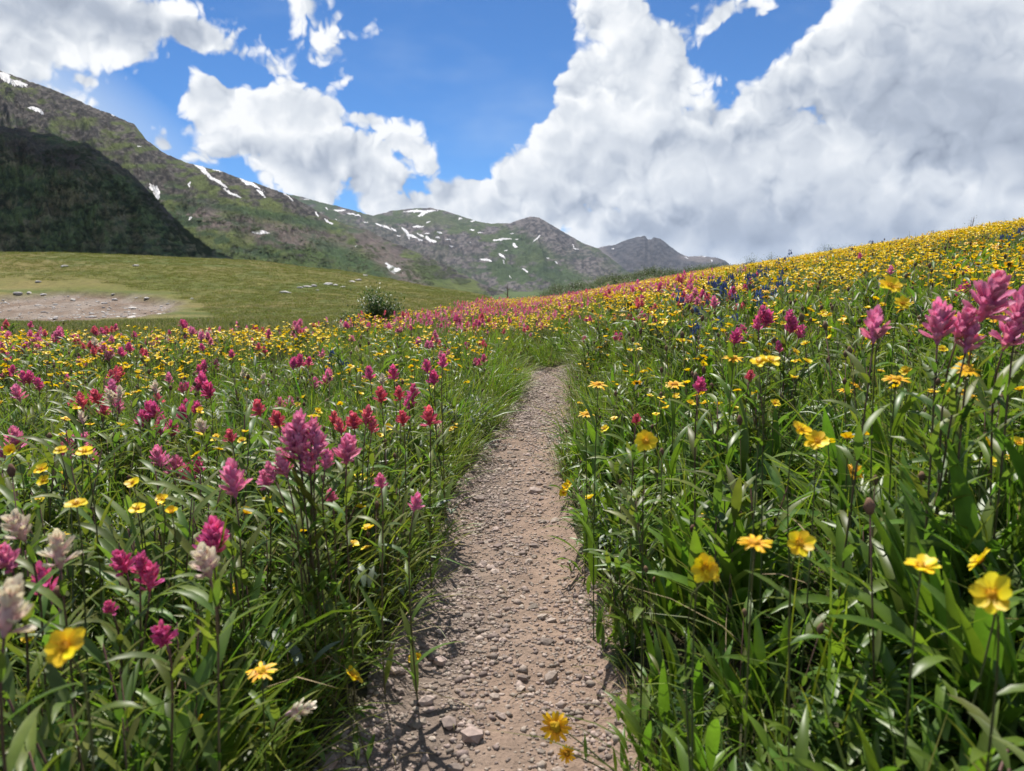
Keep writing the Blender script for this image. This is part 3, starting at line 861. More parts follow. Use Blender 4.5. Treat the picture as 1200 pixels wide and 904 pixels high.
def brush(seed, mat, n=24, Hh=1.0, wd=.42):
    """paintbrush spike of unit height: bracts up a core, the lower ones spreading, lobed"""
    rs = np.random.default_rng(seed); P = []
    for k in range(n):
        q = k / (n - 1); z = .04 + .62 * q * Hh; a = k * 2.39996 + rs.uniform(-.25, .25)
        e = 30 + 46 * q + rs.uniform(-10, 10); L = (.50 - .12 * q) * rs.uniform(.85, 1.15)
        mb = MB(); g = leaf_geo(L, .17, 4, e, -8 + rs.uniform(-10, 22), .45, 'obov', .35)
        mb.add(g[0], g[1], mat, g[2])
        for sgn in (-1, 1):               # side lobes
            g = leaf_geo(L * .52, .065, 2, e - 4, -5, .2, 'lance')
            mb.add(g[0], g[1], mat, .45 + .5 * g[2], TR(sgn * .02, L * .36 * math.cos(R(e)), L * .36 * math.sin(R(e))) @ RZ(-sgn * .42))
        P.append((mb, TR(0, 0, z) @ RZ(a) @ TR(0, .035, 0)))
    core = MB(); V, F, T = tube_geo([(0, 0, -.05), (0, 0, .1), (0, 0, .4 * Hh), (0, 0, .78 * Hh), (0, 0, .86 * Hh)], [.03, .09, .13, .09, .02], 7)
    core.add(V, F, mat, .25 + .4 * T); return core, P


def whole(head, M=None):
    mb = MB(); mb.merge(head[0]);
    for p, m in head[1]: mb.merge(p, m)
    return mb


HEADS = {
    'cinquefoil': [cinquefoil(s, 5, False, 26 + 9 * (s % 3)) for s in range(4)],
    'buttercup': [cinquefoil(20 + s, 8, False, 30) for s in range(2)],
    'daisy': [daisy(s, 15 + 2 * s) for s in range(3)],
    'magenta': [brush(s, 'magenta_bract', 24 + 4 * s, 1., .4) for s in range(3)],
    'mauve': [brush(30 + s, 'mauve_bract', 26 + 4 * s, 1., .4) for s in range(3)],
    'coral': [brush(10 + s, 'coral_bract', 22 + 4 * s) for s in range(3)],
    'cream': [brush(40 + s, 'cream_bract', 16 + 2 * s) for s in range(3)],
}
HMESH = {k: [(c.mesh(k + '_core'), [(p.mesh('petal'), m) for p, m in P]) for c, P in v] for k, v in HEADS.items()}
HWHOLE_MB = {k: [whole(h) for h in v] for k, v in HEADS.items()}
HWHOLE = {k: [m.mesh(k + '_head') for m in v] for k, v in HWHOLE_MB.items()}
LEAF_GEO = {
    'brush': [('brush_leaf', leaf_geo(1, .15, 5, 60, 25 + 20 * i, .3, 'lance', twist=15 * i)) for i in range(3)],
    'broad': [('broad_leaf', leaf_geo(1, .15 - .015 * i, 7, 84 - 5 * i, 30 + 22 * i, .35, 'lance', twist=14 * i)) for i in range(3)],
    'grey': [('grey_leaf', leaf_geo(1, .27, 6, 55, 50 + 12 * i, .3, 'lance', twist=10 * i)) for i in range(3)],
    'small': [('broad_leaf', leaf_geo(1, .22, 4, 50, 40 + 20 * i, .3, 'lance')) for i in range(3)],
}
LEAF_MB = {k: [one(g, m) for m, g in v] for k, v in LEAF_GEO.items()}
LEAF_ME = {k: [m.mesh(k + '_leaf') for m in v] for k, v in LEAF_MB.items()}
KIND = {  # kind: head, head width or height (m), stem material, leaf type, leaf length, leaves
    'cinquefoil': ('cinquefoil', .024, 'green_stem', 'small', .035, 3), 'buttercup': ('buttercup', .028, 'green_stem', 'small', .05, 3),
    'daisy': ('daisy', .036, 'green_stem', 'broad', .10, 6),
    'magenta': ('magenta', .048, 'brush_stem', 'brush', .075, 15), 'mauve': ('mauve', .050, 'brush_stem', 'brush', .075, 15),
    'coral': ('coral', .045, 'brush_stem', 'brush', .07, 12), 'cream': ('cream', .046, 'brush_stem', 'brush', .075, 13)}
NOUN = {'cinquefoil': ('cinquefoil_plant', 'yellow cinquefoil'), 'buttercup': ('buttercup_plant', 'yellow flower'), 'daisy': ('alpine_daisy_plant', 'orange daisy'),
        'magenta': ('paintbrush_plant', 'magenta paintbrush'), 'mauve': ('paintbrush_plant', 'mauve paintbrush'), 'coral': ('paintbrush_plant', 'coral paintbrush'), 'cream': ('paintbrush_plant', 'cream paintbrush')}
CATS = {'cinquefoil': 'yellow flower', 'buttercup': 'yellow flower', 'daisy': 'yellow flower', 'magenta': 'paintbrush flower', 'mauve': 'paintbrush flower', 'coral': 'paintbrush flower', 'cream': 'paintbrush flower'}
GROUPS = {'cinquefoil': 'yellow cinquefoils in the meadow', 'buttercup': 'large yellow flowers near the path', 'daisy': 'orange yellow daisies in the meadow', 'magenta': 'magenta paintbrush flowers', 'mauve': 'mauve pink paintbrush flowers',
          'coral': 'coral red paintbrush flowers', 'cream': 'cream paintbrush flowers'}
ACC = {k: 0 for k in KIND}


def head_rot(tilt_to, tilt):              # head axis leans by tilt towards the azimuth tilt_to
    ax = Vector((math.cos(tilt_to), math.sin(tilt_to), 0)).cross(Vector((0, 0, 1)))
    return Matrix.Rotation(-tilt, 4, ax) if tilt else Matrix.Identity(4)


def plant(kind, heads, base, label, full=True, leaves=None, leafscale=1., group=None, stemr=1.0):
    """heads: list of (world point, size, tilt azimuth, tilt angle, kind or None); one Empty with stem, leaf and head parts"""
    hk, hs, sm, lt, ll, nl = KIND[kind]; nm = NOUN[kind][0]
    b = Vector(base); e = bpy.data.objects.new(nm, None); e.empty_display_size = .02; C.objects.link(e); e.location = b
    tag(e, label, CATS[kind], group or GROUPS[kind]); ACC[kind] += 1
    rr = random.Random(hash((round(b.x, 3), round(b.y, 3))) & 0xffff)
    nl = leaves if leaves is not None else nl
    for hi, (P, size, ta, tl, k2) in enumerate(heads):
        hk2 = k2 or hk; Pv = Vector(P) - b; sp = Vector((rr.uniform(-.035, .035), rr.uniform(-.035, .035), -.02)) if hi else Vector((0, 0, -.02))
        isb = hk2 in ('magenta', 'mauve', 'coral', 'cream')
        Mh = head_rot(ta, tl); axis = Mh @ Vector((0, 0, 1)); top = Pv - axis * (size * (.45 if isb else .10))
        mid = (sp + top) * .5 + Vector((rr.uniform(-.012, .012), rr.uniform(-.012, .012), .01))
        pre = top - axis * max(.012, (top - sp).length * .18)
        pts = []
        for i in range(7):
            t = i / 6; q = sp * (1 - t) ** 3 + mid * 3 * t * (1 - t) ** 2 + pre * 3 * t * t * (1 - t) + top * t ** 3; pts.append(q)
        r0 = (.0013 if isb else .0010) * stemr; mb = one(tube_geo(pts, [r0 * (1.25 - .4 * i / 6) for i in range(7)], 5), sm)
        link('stem', mb.mesh('stem'), e)
        Mo = Matrix.Translation(top) @ Mh @ RZ(rr.uniform(0, 6.28)) @ Matrix.Scale(size, 4)
        v = rr.randrange(len(HWHOLE[hk2])); hn = 'flower_spike' if isb else 'flower_head'
        if full:
            cm, ps = HMESH[hk2][v]; h = link(hn, cm, e, Mo)
            for pm, m in ps: link('bract' if isb else 'petal', pm, h, m)
        else: link(hn, HWHOLE[hk2][v], e, Mo)
        n = max(12 if isb else 2, nl // max(1, len(heads))) if hi == 0 or isb else 1
        for j in range(n):
            t = .08 + .80 * (j + rr.random() * .6) / n; i0 = min(int(t * 6), 5); q = pts[i0].lerp(pts[i0 + 1], t * 6 - i0)
            a = j * 2.4 + rr.uniform(-.4, .4); s = ll * leafscale * rr.uniform(.75, 1.25) * (1.15 - .45 * t)
            link('leaf', LEAF_ME[lt][j % 3], e, Matrix.Translation(q) @ RZ(a) @ Matrix.Rotation(rr.uniform(-.15, .25), 4, 'X') @ Matrix.Scale(s, 4))
    return e


def hero(kind, px, py, wpx, label, d=None, tilt=(-90, 30), extra=(), lean=(0, 0), full=True, size=None, **kw):
    """a plant whose main head is seen at a pixel; its distance follows from the head's size"""
    hs = size or KIND[kind][1]
    if d is None: d = FPX * hs * (1 if kind in ('cinquefoil', 'buttercup', 'daisy') else 1.0) / wpx
    P = at(px, py, d); bx, by = P[0] + lean[0], P[1] + lean[1]
    pc_, pw_ = float(path_c(by)), float(path_w(by)) / 2
    hs_ = [(P, hs, R(tilt[0]), R(tilt[1]), None)]
    for ex in extra:
        epx, epy, es, et = ex[:4]; k2 = ex[4] if len(ex) > 4 else None; dd = d + (ex[5] if len(ex) > 5 else 0)
        hs_.append((at(epx, epy, dd), hs * es, R(et[0]), R(et[1]), k2))
    return plant(kind, hs_, (bx, by, Hf(bx, by)), label, full, **kw)


# ---------- the plants one can point to
TF = (-90, 55)                            # facing the camera
TS = (-60, 12)
hero('buttercup', 757, 517, 28, 'round yellow flower facing out beside the path, left of the broad leaves', tilt=(-95, 60))
hero('buttercup', 940, 502, 27, 'pair of yellow flowers touching at the centre of the right bank', tilt=(-60, 35), extra=[(958, 516, 1.1, (-110, 35))])
hero('daisy', 885, 633, 44, 'flat topped yellow daisy seen from the side, left of a pair', tilt=(-90, 8), size=.034, leaves=3, leafscale=.5)
hero('buttercup', 938, 636, 36, 'open yellow flower facing out to the right of the flat daisy', tilt=(-90, 48), leaves=4)
hero('buttercup', 826, 666, 36, 'double yellow flower head low on the right bank', tilt=(-90, 65), extra=[(836, 672, .7, (-50, 60))])
hero('buttercup', 1080, 661, 42, 'cupped yellow flower seen from the side near the right edge', tilt=(-90, 4))
hero('buttercup', 1146, 655, 36, 'small tilted yellow flower behind the largest one at right', tilt=(150, 50))
hero('buttercup', 1162, 695, 52, 'largest yellow flower at right, petals tipped over to the left', tilt=(-140, 52), size=.03)
hero('daisy', 828, 604, 22, 'small orange half closed daisy above the double yellow flower', tilt=(-90, 5), leaves=4)
hero('cinquefoil', 806, 740, 17, 'tiny yellow flower in deep grass below the double flower')
hero('cinquefoil', 852, 716, 14, 'tiny yellow flower under the flat topped daisy')
hero('daisy', 1001, 551, 26, 'ragged orange yellow daisy between the pair and the tall leaves', tilt=(-90, 50))
hero('daisy', 1051, 442, 32, 'side on orange daisy below the big mauve spikes', tilt=(-90, 10))
hero('daisy', 1134, 431, 34, 'upper orange daisy beneath the tallest mauve spike', tilt=(-90, 22))
hero('daisy', 1117, 456, 28, 'twin headed orange daisy under the upper one', tilt=(-90, 28), extra=[(1138, 462, .9, (-40, 30))])
hero('daisy', 1097, 575, 20, 'small round orange daisy bud among tall leaves at right', tilt=(-90, 10))
hero('daisy', 1055, 585, 20, 'little orange daisy left of the round bud', tilt=(-90, 55))
hero('daisy', 1108, 510, 16, 'unopened orange daisy under the twin heads', tilt=(-90, 5))
hero('buttercup', 903, 421, 26, 'bright yellow flower pair on the upper right bank', tilt=(-80, 20), extra=[(890, 423, .9, (-120, 25))])
hero('daisy', 860, 418, 27, 'fringed orange daisy topping a broad leaved stem', tilt=(-90, 10), d=1.25, leaves=10, leafscale=1.0)
hero('cinquefoil', 995, 688, 14, 'small yellow flower in the shade between two tall stems')
hero('cinquefoil', 1033, 716, 16, 'small leaning yellow flower left of the cupped one', tilt=(0, 50))
hero('daisy', 701, 449, 24, 'orange daisy leaning over the path edge near the bend', tilt=(-90, 14), leaves=4)
hero('daisy', 687, 484, 20, 'lower orange daisy at the right verge of the path', tilt=(-90, 14), leaves=4)
hero('daisy', 791, 449, 24, 'orange daisy just left of the lone dark magenta spike', tilt=(-90, 14), leaves=8)
hero('cinquefoil', 664, 571, 16, 'small yellow cluster hanging over the path on the right', extra=[(668, 565, .8, (-90, 50)), (660, 577, .8, (-90, 60))], d=2.05, size=.032, lean=(.10, .02))
hero('daisy', 1190, 535, 26, 'orange daisy bud cut by the right edge of the picture', tilt=(-90, 10))
hero('buttercup', 1044, 334, 26, 'yellow flower standing against the slope left of the mauve spikes', tilt=(-90, 40))
hero('buttercup', 1058, 355, 18, 'yellow flower between the two mauve groups', tilt=(-90, 45), d=1.3)
hero('cinquefoil', 908, 472, 14, 'small yellow flower left of the shaded stems on the right bank')
hero('buttercup', 75, 757, 50, 'large open yellow flower in the lower left corner', tilt=(-85, 50), size=.027)
hero('daisy', 306, 784, 40, 'flat orange yellow daisy seen from the side at lower left', tilt=(-90, 8), leaves=3, leafscale=.5)
hero('daisy', 287, 856, 34, 'ragged yellow daisy near the bottom, left of the path', tilt=(-90, 45), leaves=3, leafscale=.5)
hero('cinquefoil', 230, 847, 26, 'yellow flower left of the ragged daisy near the bottom', tilt=(-90, 25))
hero('cinquefoil', 413, 789, 22, 'yellow flower at the left verge above the dry twigs', tilt=(0, 40), extra=[(420, 795, .8, (0, 50))])
hero('cinquefoil', 484, 772, 14, 'tiny yellow flower growing alone on the dirt path', tilt=(-90, 30), d=1.25, size=.02, extra=[(490, 770, .8, (-60, 40))])
hero('cinquefoil', 89, 589, 28, 'yellow flower above the cream paintbrushes at left', tilt=(-90, 12))
hero('cinquefoil', 11, 528, 17, 'round yellow flower at the left edge facing out', tilt=(-90, 65))
hero('cinquefoil', 98, 528, 22, 'yellow cinquefoil pair at left in the middle distance', tilt=(-90, 20), extra=[(70, 527, .85, (-90, 25), None, .1)])
hero('cinquefoil', 48, 549, 17, 'stacked trio of small yellow flowers near the left edge', extra=[(50, 563, .9, (-90, 40)), (44, 586, .9, (-90, 20))])
hero('cinquefoil', 160, 595, 22, 'cinquefoil with three heads left of the big mauve clump', tilt=(-90, 20), extra=[(155, 565, .8, (-90, 30)), (190, 584, .8, (-90, 20)), (201, 599, .8, (-90, 20))])
hero('cinquefoil', 135, 675, 18, 'yellow flower tucked behind the magenta spikes at left')
hero('cinquefoil', 272, 690, 20, 'yellow flower right of the cream and magenta pair')
hero('cinquefoil', 284, 718, 16, 'small yellow flower above the side on daisy', tilt=(-90, 40))
hero('cinquefoil', 322, 693, 12, 'small yellow flower alone in the grass left of the path')
hero('cinquefoil', 25, 815, 22, 'yellow flower half hidden in the lower left leaves', extra=[(12, 820, .9, (-90, 40))])
hero('cinquefoil', 275, 776, 16, 'bud like yellow flower beside the side on daisy')
hero('cinquefoil', 122, 803, 18, 'yellow flower below the large open one at lower left', tilt=(-90, 30))
hero('cinquefoil', 158, 847, 18, 'yellow flower low among grey leaves near the bottom left')
hero('cinquefoil', 34, 747, 22, 'yellow flower just left of the large open one', tilt=(-90, 40))
# paintbrushes
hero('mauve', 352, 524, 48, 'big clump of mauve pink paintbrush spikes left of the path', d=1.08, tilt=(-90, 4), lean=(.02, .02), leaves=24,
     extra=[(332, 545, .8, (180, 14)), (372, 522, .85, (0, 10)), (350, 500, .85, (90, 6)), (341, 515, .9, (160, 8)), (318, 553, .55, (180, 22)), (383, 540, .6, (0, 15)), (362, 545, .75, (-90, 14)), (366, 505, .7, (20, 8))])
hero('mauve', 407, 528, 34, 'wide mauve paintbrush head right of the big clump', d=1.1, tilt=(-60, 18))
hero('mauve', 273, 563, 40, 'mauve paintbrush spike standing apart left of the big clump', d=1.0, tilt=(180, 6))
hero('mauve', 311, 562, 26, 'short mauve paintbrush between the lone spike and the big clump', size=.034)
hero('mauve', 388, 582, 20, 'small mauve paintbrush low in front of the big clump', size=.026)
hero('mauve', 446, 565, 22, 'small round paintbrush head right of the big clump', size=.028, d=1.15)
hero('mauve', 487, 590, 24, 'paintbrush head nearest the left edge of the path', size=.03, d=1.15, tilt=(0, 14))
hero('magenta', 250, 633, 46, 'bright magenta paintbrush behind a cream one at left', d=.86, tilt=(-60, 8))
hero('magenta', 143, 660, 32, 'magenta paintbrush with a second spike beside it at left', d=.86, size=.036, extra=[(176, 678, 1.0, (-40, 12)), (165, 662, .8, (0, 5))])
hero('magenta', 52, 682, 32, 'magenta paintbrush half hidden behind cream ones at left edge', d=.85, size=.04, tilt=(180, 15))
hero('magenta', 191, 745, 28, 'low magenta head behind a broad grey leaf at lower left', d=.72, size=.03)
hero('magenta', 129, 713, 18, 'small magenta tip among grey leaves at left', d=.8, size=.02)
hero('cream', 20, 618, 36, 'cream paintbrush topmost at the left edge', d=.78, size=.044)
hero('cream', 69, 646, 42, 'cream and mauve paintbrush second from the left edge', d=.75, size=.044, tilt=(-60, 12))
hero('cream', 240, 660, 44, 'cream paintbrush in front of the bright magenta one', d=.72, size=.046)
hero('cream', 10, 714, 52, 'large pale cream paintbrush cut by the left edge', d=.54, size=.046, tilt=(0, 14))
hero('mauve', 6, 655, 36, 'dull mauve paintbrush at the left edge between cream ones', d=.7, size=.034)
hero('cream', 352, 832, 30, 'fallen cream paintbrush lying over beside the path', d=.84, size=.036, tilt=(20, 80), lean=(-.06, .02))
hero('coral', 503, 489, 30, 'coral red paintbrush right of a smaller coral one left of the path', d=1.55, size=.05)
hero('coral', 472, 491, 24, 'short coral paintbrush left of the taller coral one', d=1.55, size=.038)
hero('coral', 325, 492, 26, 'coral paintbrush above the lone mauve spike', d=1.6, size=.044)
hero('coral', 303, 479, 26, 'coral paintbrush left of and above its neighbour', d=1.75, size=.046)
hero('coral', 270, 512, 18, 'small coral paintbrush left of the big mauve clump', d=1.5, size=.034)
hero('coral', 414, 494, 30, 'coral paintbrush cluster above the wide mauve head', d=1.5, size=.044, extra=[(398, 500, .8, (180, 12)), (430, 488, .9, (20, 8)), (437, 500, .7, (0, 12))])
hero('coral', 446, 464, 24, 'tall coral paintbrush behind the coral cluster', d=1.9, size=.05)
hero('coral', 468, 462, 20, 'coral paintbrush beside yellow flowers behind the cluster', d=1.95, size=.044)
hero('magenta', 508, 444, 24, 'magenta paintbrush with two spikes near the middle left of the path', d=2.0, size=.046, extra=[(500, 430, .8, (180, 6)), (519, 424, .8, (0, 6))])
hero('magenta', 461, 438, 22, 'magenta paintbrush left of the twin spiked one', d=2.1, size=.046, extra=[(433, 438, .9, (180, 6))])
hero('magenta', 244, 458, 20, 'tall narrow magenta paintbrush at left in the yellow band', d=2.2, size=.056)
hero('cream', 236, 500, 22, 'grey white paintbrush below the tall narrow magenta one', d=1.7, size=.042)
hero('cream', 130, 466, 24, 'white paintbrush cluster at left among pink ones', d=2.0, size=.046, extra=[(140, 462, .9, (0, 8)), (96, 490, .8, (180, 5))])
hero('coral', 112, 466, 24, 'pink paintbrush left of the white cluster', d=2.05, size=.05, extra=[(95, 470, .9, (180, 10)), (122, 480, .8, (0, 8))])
hero('mauve', 1160, 350, 62, 'tallest mauve paintbrush spike at the right edge', d=.92, size=.066, lean=(-.02, .02))
hero('mauve', 1025, 383, 42, 'lone mauve paintbrush left of the group of spikes at right', d=.95, size=.044, tilt=(60, 12), lean=(-.03, 0))
hero('mauve', 1100, 380, 46, 'broad mauve paintbrush at the left of the right hand group', d=.93, size=.052, tilt=(-120, 8))
hero('mauve', 1128, 382, 42, 'mauve paintbrush between the broad one and the tallest', d=.93, size=.046, extra=[(1136, 395, .9, (0, 10))])
hero('mauve', 1184, 392, 40, 'mauve paintbrush low at the right edge under the tallest', d=.95, size=.048, extra=[(1195, 362, 1., (0, 6))])
hero('magenta', 820, 453, 18, 'lone dark magenta spike on a red stem among broad leaves', d=1.15, size=.028, leaves=3)
hero('coral', 746, 492, 14, 'tiny coral paintbrush just above the round yellow flower', d=1.4, size=.024)
hero('coral', 879, 441, 14, 'small coral paintbrush behind the fringed daisy', d=1.6, size=.028)
hero('magenta', 862, 396, 20, 'magenta paintbrush behind the fringed orange daisy', d=1.8, size=.042)
hero('magenta', 899, 374, 26, 'pink paintbrush cluster in the yellow slope, left one', d=1.9, size=.046, extra=[(888, 380, .8, (180, 8)), (893, 366, .7, (0, 8))])
hero('magenta', 928, 383, 26, 'pink paintbrush cluster in the yellow slope, right one', d=1.9, size=.044, extra=[(925, 372, .8, (0, 8)), (938, 390, .8, (0, 18)), (913, 407, .7, (180, 8))])
# the flower that lies across the near end of the path
e = plant('daisy', [(at(650, 852, .98), .046, R(-110), R(62), 'daisy'), (at(664, 884, .96), .026, R(-100), R(70), 'daisy')], (.17, .93, Hf(.17, .93)),
          'orange yellow flower leaning low over the near end of the path on a pink stem', True, leaves=2, leafscale=.35)
print('heroes', ACC, len(bpy.data.objects), time.time() - T0)


# ---------- scattered plants
def ranks(n, xr, yr, rs):
    return rs.uniform(*xr, n), rs.uniform(*yr, n)


def scatter(dens, rmin, rmax, seed, half=.80, block=None):
    """random points in the view sector between two distances, thinned by dens(x, y, p) per square metre"""
    rs = np.random.default_rng(seed); dmax = dens[0]; area = half * (rmax ** 2 - rmin ** 2)
    n = int(dmax * area); y = np.sqrt(rs.uniform(rmin ** 2, rmax ** 2, n)); x = y * rs.uniform(-half, half, n)
    p = azpx(x, y); d = dens[1](x, y, p)
    k = rs.random(n) < d / dmax
    k &= inpath(x, y, .62)
    return x[k], y[k], rs


def inpath(x, y, m):
    wob = 1 + .35 * fbm(x * 0 + np.sign(x - path_c(y)) * 3.7, y * 4.5, 4, 97)
    return (np.abs(x - path_c(y)) > path_w(y) * m * wob) | (y > 8)


def infield(x, y, p): return y < np.interp(p, BPX, BY) * (1 + .12 * fbm(x * .8, y * .8, 3, 55))


def right(x, y): return x > path_c(np.minimum(y, 6))


def dens_yellow(x, y, p):
    pt = np.clip(.55 + 1.9 * fbm(x * 1.1, y * .8, 3, 60), .08, 1.5); pf = np.clip(.75 + 2.2 * fbm(x * .8, y * .5, 4, 61), .12, 1.5)
    l = np.interp(y, [.6, 1.0, 1.6, 2.2, 3, 6, 10, 20], [34, 48, 80, 120, 135, 115, 110, 100]) * pt
    r = np.interp(y, [.6, 1.2, 1.8, 2.6, 4, 8, 30], [16, 20, 42, 85, 112, 128, 130]) * pf
    verge = sstep(.15, .4, np.abs(x - path_c(y)) - path_w(y) / 2)
    return np.where(right(x, y), r, l) * infield(x, y, p) * (.2 + .8 * verge) * np.where((y > 5.5) & (p > 470) & (p < 830), .75, 1)


def dens_daisy(x, y, p):
    return np.where(right(x, y), np.interp(y, [.8, 1.3, 2, 4, 8, 14], [0, 8, 22, 26, 22, 10]) * np.clip(.5 + 1.6 * fbm(x * 1.5, y, 3, 65), 0, 1.4), 0.) * (x > .35)


def dens_pink(x, y, p):
    pt = np.clip(.40 + 2.6 * fbm(x * .9 + 7, y * .7, 3, 70), .14, 1.6)
    l = np.interp(y, [1.3, 2, 3, 5, 7, 12, 20], [0, 9, 22, 42, 48, 40, 30]) * pt
    r = np.interp(y, [2, 3, 5, 30], [.6, 3, 1.5, .5]) * pt
    c = 38 * pt * sstep(3.2, 5, y) * sstep(600, 660, p) * sstep(900, 800, p) * sstep(11, 7, y)
    f = 26 * (.4 + pt) * sstep(5, 8, y) * sstep(430, 520, p) * sstep(860, 740, p)
    return (np.where(right(x, y), r, l) + c + f) * infield(x, y, p)


def dens_cream(x, y, p):
    return np.where(right(x, y), .1, np.interp(y, [1.4, 2, 4, 8], [0, 1.2, 1.0, .3])) * infield(x, y, p)


def dens_blue(x, y, p):
    q = 6 * np.exp(-((p - 850) / 60) ** 2 - ((y - 5) / 1.6) ** 2) + 7 * np.exp(-((p - 420) / 35) ** 2 - ((y - 3.6) / .5) ** 2) + .3 * right(x, y) * (y > 3) * (y < 12)
    return q + 1.5 * np.exp(-((p - 1000) / 120) ** 2 - ((y - 9) / 2) ** 2)


def bloom_proto(kind, seed, nh):
    """whole small plant as one mesh, one metre unit = metre; used for copies too small to show their parts"""
    rs = np.random.default_rng(seed); hk, hs, sm, lt, ll, nl = KIND[kind]; mb = MB(); isb = kind in ('magenta', 'mauve', 'coral', 'cream')
    for h in range(nh):
        a = rs.uniform(0, 6.28); r = rs.uniform(.01, .05) if nh > 1 else 0; z = rs.uniform(.80, 1.0) * .26
        top = np.array([r * math.cos(a), r * math.sin(a), z]); mb.merge(one(tube_geo([(0, 0, -.02), top * [.5, .5, .5], top], [.0014, .0013, .001], 3), sm))
        M = Matrix.Translation(top) @ head_rot(rs.uniform(0, 6.28), R(rs.uniform(0, 12) if isb else rs.uniform(5, 40))) @ Matrix.Scale(hs * rs.uniform(.85, 1.15), 4)
        mb.merge(HWHOLE_MB[hk][rs.integers(len(HWHOLE_MB[hk]))], M)
        for j in range(nl if isb else 2):
            t = rs.uniform(.1, .8); mb.merge(LEAF_MB[lt][j % 3], Matrix.Translation(top * t) @ RZ(rs.uniform(0, 6.28)) @ Matrix.Scale(ll * rs.uniform(.7, 1.2), 4))
    return mb


def small_head(kind, seed, nh):
    """far copy: few faces per head"""
    rs = np.random.default_rng(seed); hk, hs, sm, lt, ll, nl = KIND[kind]; mb = MB(); isb = kind in ('magenta', 'mauve', 'coral', 'cream')
    for h in range(nh):
        a = rs.uniform(0, 6.28); r = rs.uniform(.02, .09) if nh > 1 else 0; z = rs.uniform(.75, 1.0) * .26
        top = np.array([r * math.cos(a), r * math.sin(a), z]); mb.merge(one(tube_geo([(0, 0, .0), top], [.0014, .001], 3), sm))
        M = Matrix.Translation(top) @ head_rot(rs.uniform(0, 6.28), R(rs.uniform(0, 12) if isb else rs.uniform(5, 45))) @ Matrix.Scale(hs * rs.uniform(.85, 1.2), 4)
        if isb:
            for k in range(12):
                q = k / 11; g = leaf_geo(.36, .22, 2, 40 + 40 * q, 10, .4, 'lance')
                mb.add(g[0], g[1], HEADS[hk][0][1][0][0].mats[0], .3 + .7 * g[2], M @ TR(0, 0, .05 + .6 * q) @ RZ(k * 2.4))
        else:
            n = 5 if kind != 'daisy' else 8
            for k in range(n):
                g = leaf_geo(.5, .46 if n == 5 else .3, 2, 38, 20, .15, 'obov'); mb.add(g[0], g[1], 'orange_petal' if kind == 'daisy' else 'yellow_petal', g[2], M @ RZ(6.283 * k / n))
            mb.merge(disc_mb(.14, .08, 'yellow_disc', 5, 1, 0, 1), M)
    return mb


def bell_proto(seed):
    rs = np.random.default_rng(seed); mb = MB()
    for s_ in range(3):
        a = rs.uniform(0, 6.28); top = np.array([.05 * math.cos(a), .05 * math.sin(a), rs.uniform(.2, .3)])
        mb.merge(one(tube_geo([(0, 0, -.02), top * .5, top], [.002, .0018, .001], 4), 'green_stem'))
        for j in range(7):
            t = rs.uniform(.15, .9); mb.merge(LEAF_MB['grey'][j % 3], Matrix.Translation(top * t) @ RZ(rs.uniform(0, 6.28)) @ Matrix.Scale(.06, 4))
        for j in range(9):
            o = top + rs.normal(0, .010, 3); V, F, T = tube_geo([o, o + [0, .002, -.008], o + [0, .004, -.016]], [.002, .003, .0055], 5); mb.add(V, F, 'blue_bell', T)
    return mb


PROTO = {
    'cinquefoil': [bloom_proto('cinquefoil', s, 1 + s % 4) for s in range(8)], 'daisy': [bloom_proto('daisy', 40 + s, 1 + s % 2) for s in range(4)],
    'magenta': [bloom_proto('magenta', 50 + s, 1 + s % 3) for s in range(4)], 'mauve': [bloom_proto('mauve', 54 + s, 1 + s % 3) for s in range(3)],
    'coral': [bloom_proto('coral', 60 + s, 1 + s % 2) for s in range(4)], 'cream': [bloom_proto('cream', 70 + s, 1 + s % 2) for s in range(3)],
    'bell': [bell_proto(s) for s in range(4)]}
PMESH = {k: [m.mesh(k + '_plant') for m in v] for k, v in PROTO.items()}
FARM = {'cinquefoil': [small_head('cinquefoil', 100 + s, 3 + s % 3) for s in range(5)], 'daisy': [small_head('daisy', 110 + s, 2 + s % 2) for s in range(3)],
        'magenta': [small_head('magenta', 120 + s, 1 + s % 2) for s in range(3)], 'coral': [small_head('coral', 130 + s, 1 + s % 2) for s in range(3)], 'mauve': [small_head('mauve', 140 + s, 1 + s % 2) for s in range(3)],
        'cream': [small_head('cream', 145 + s, 1) for s in range(2)], 'bell': PROTO['bell']}


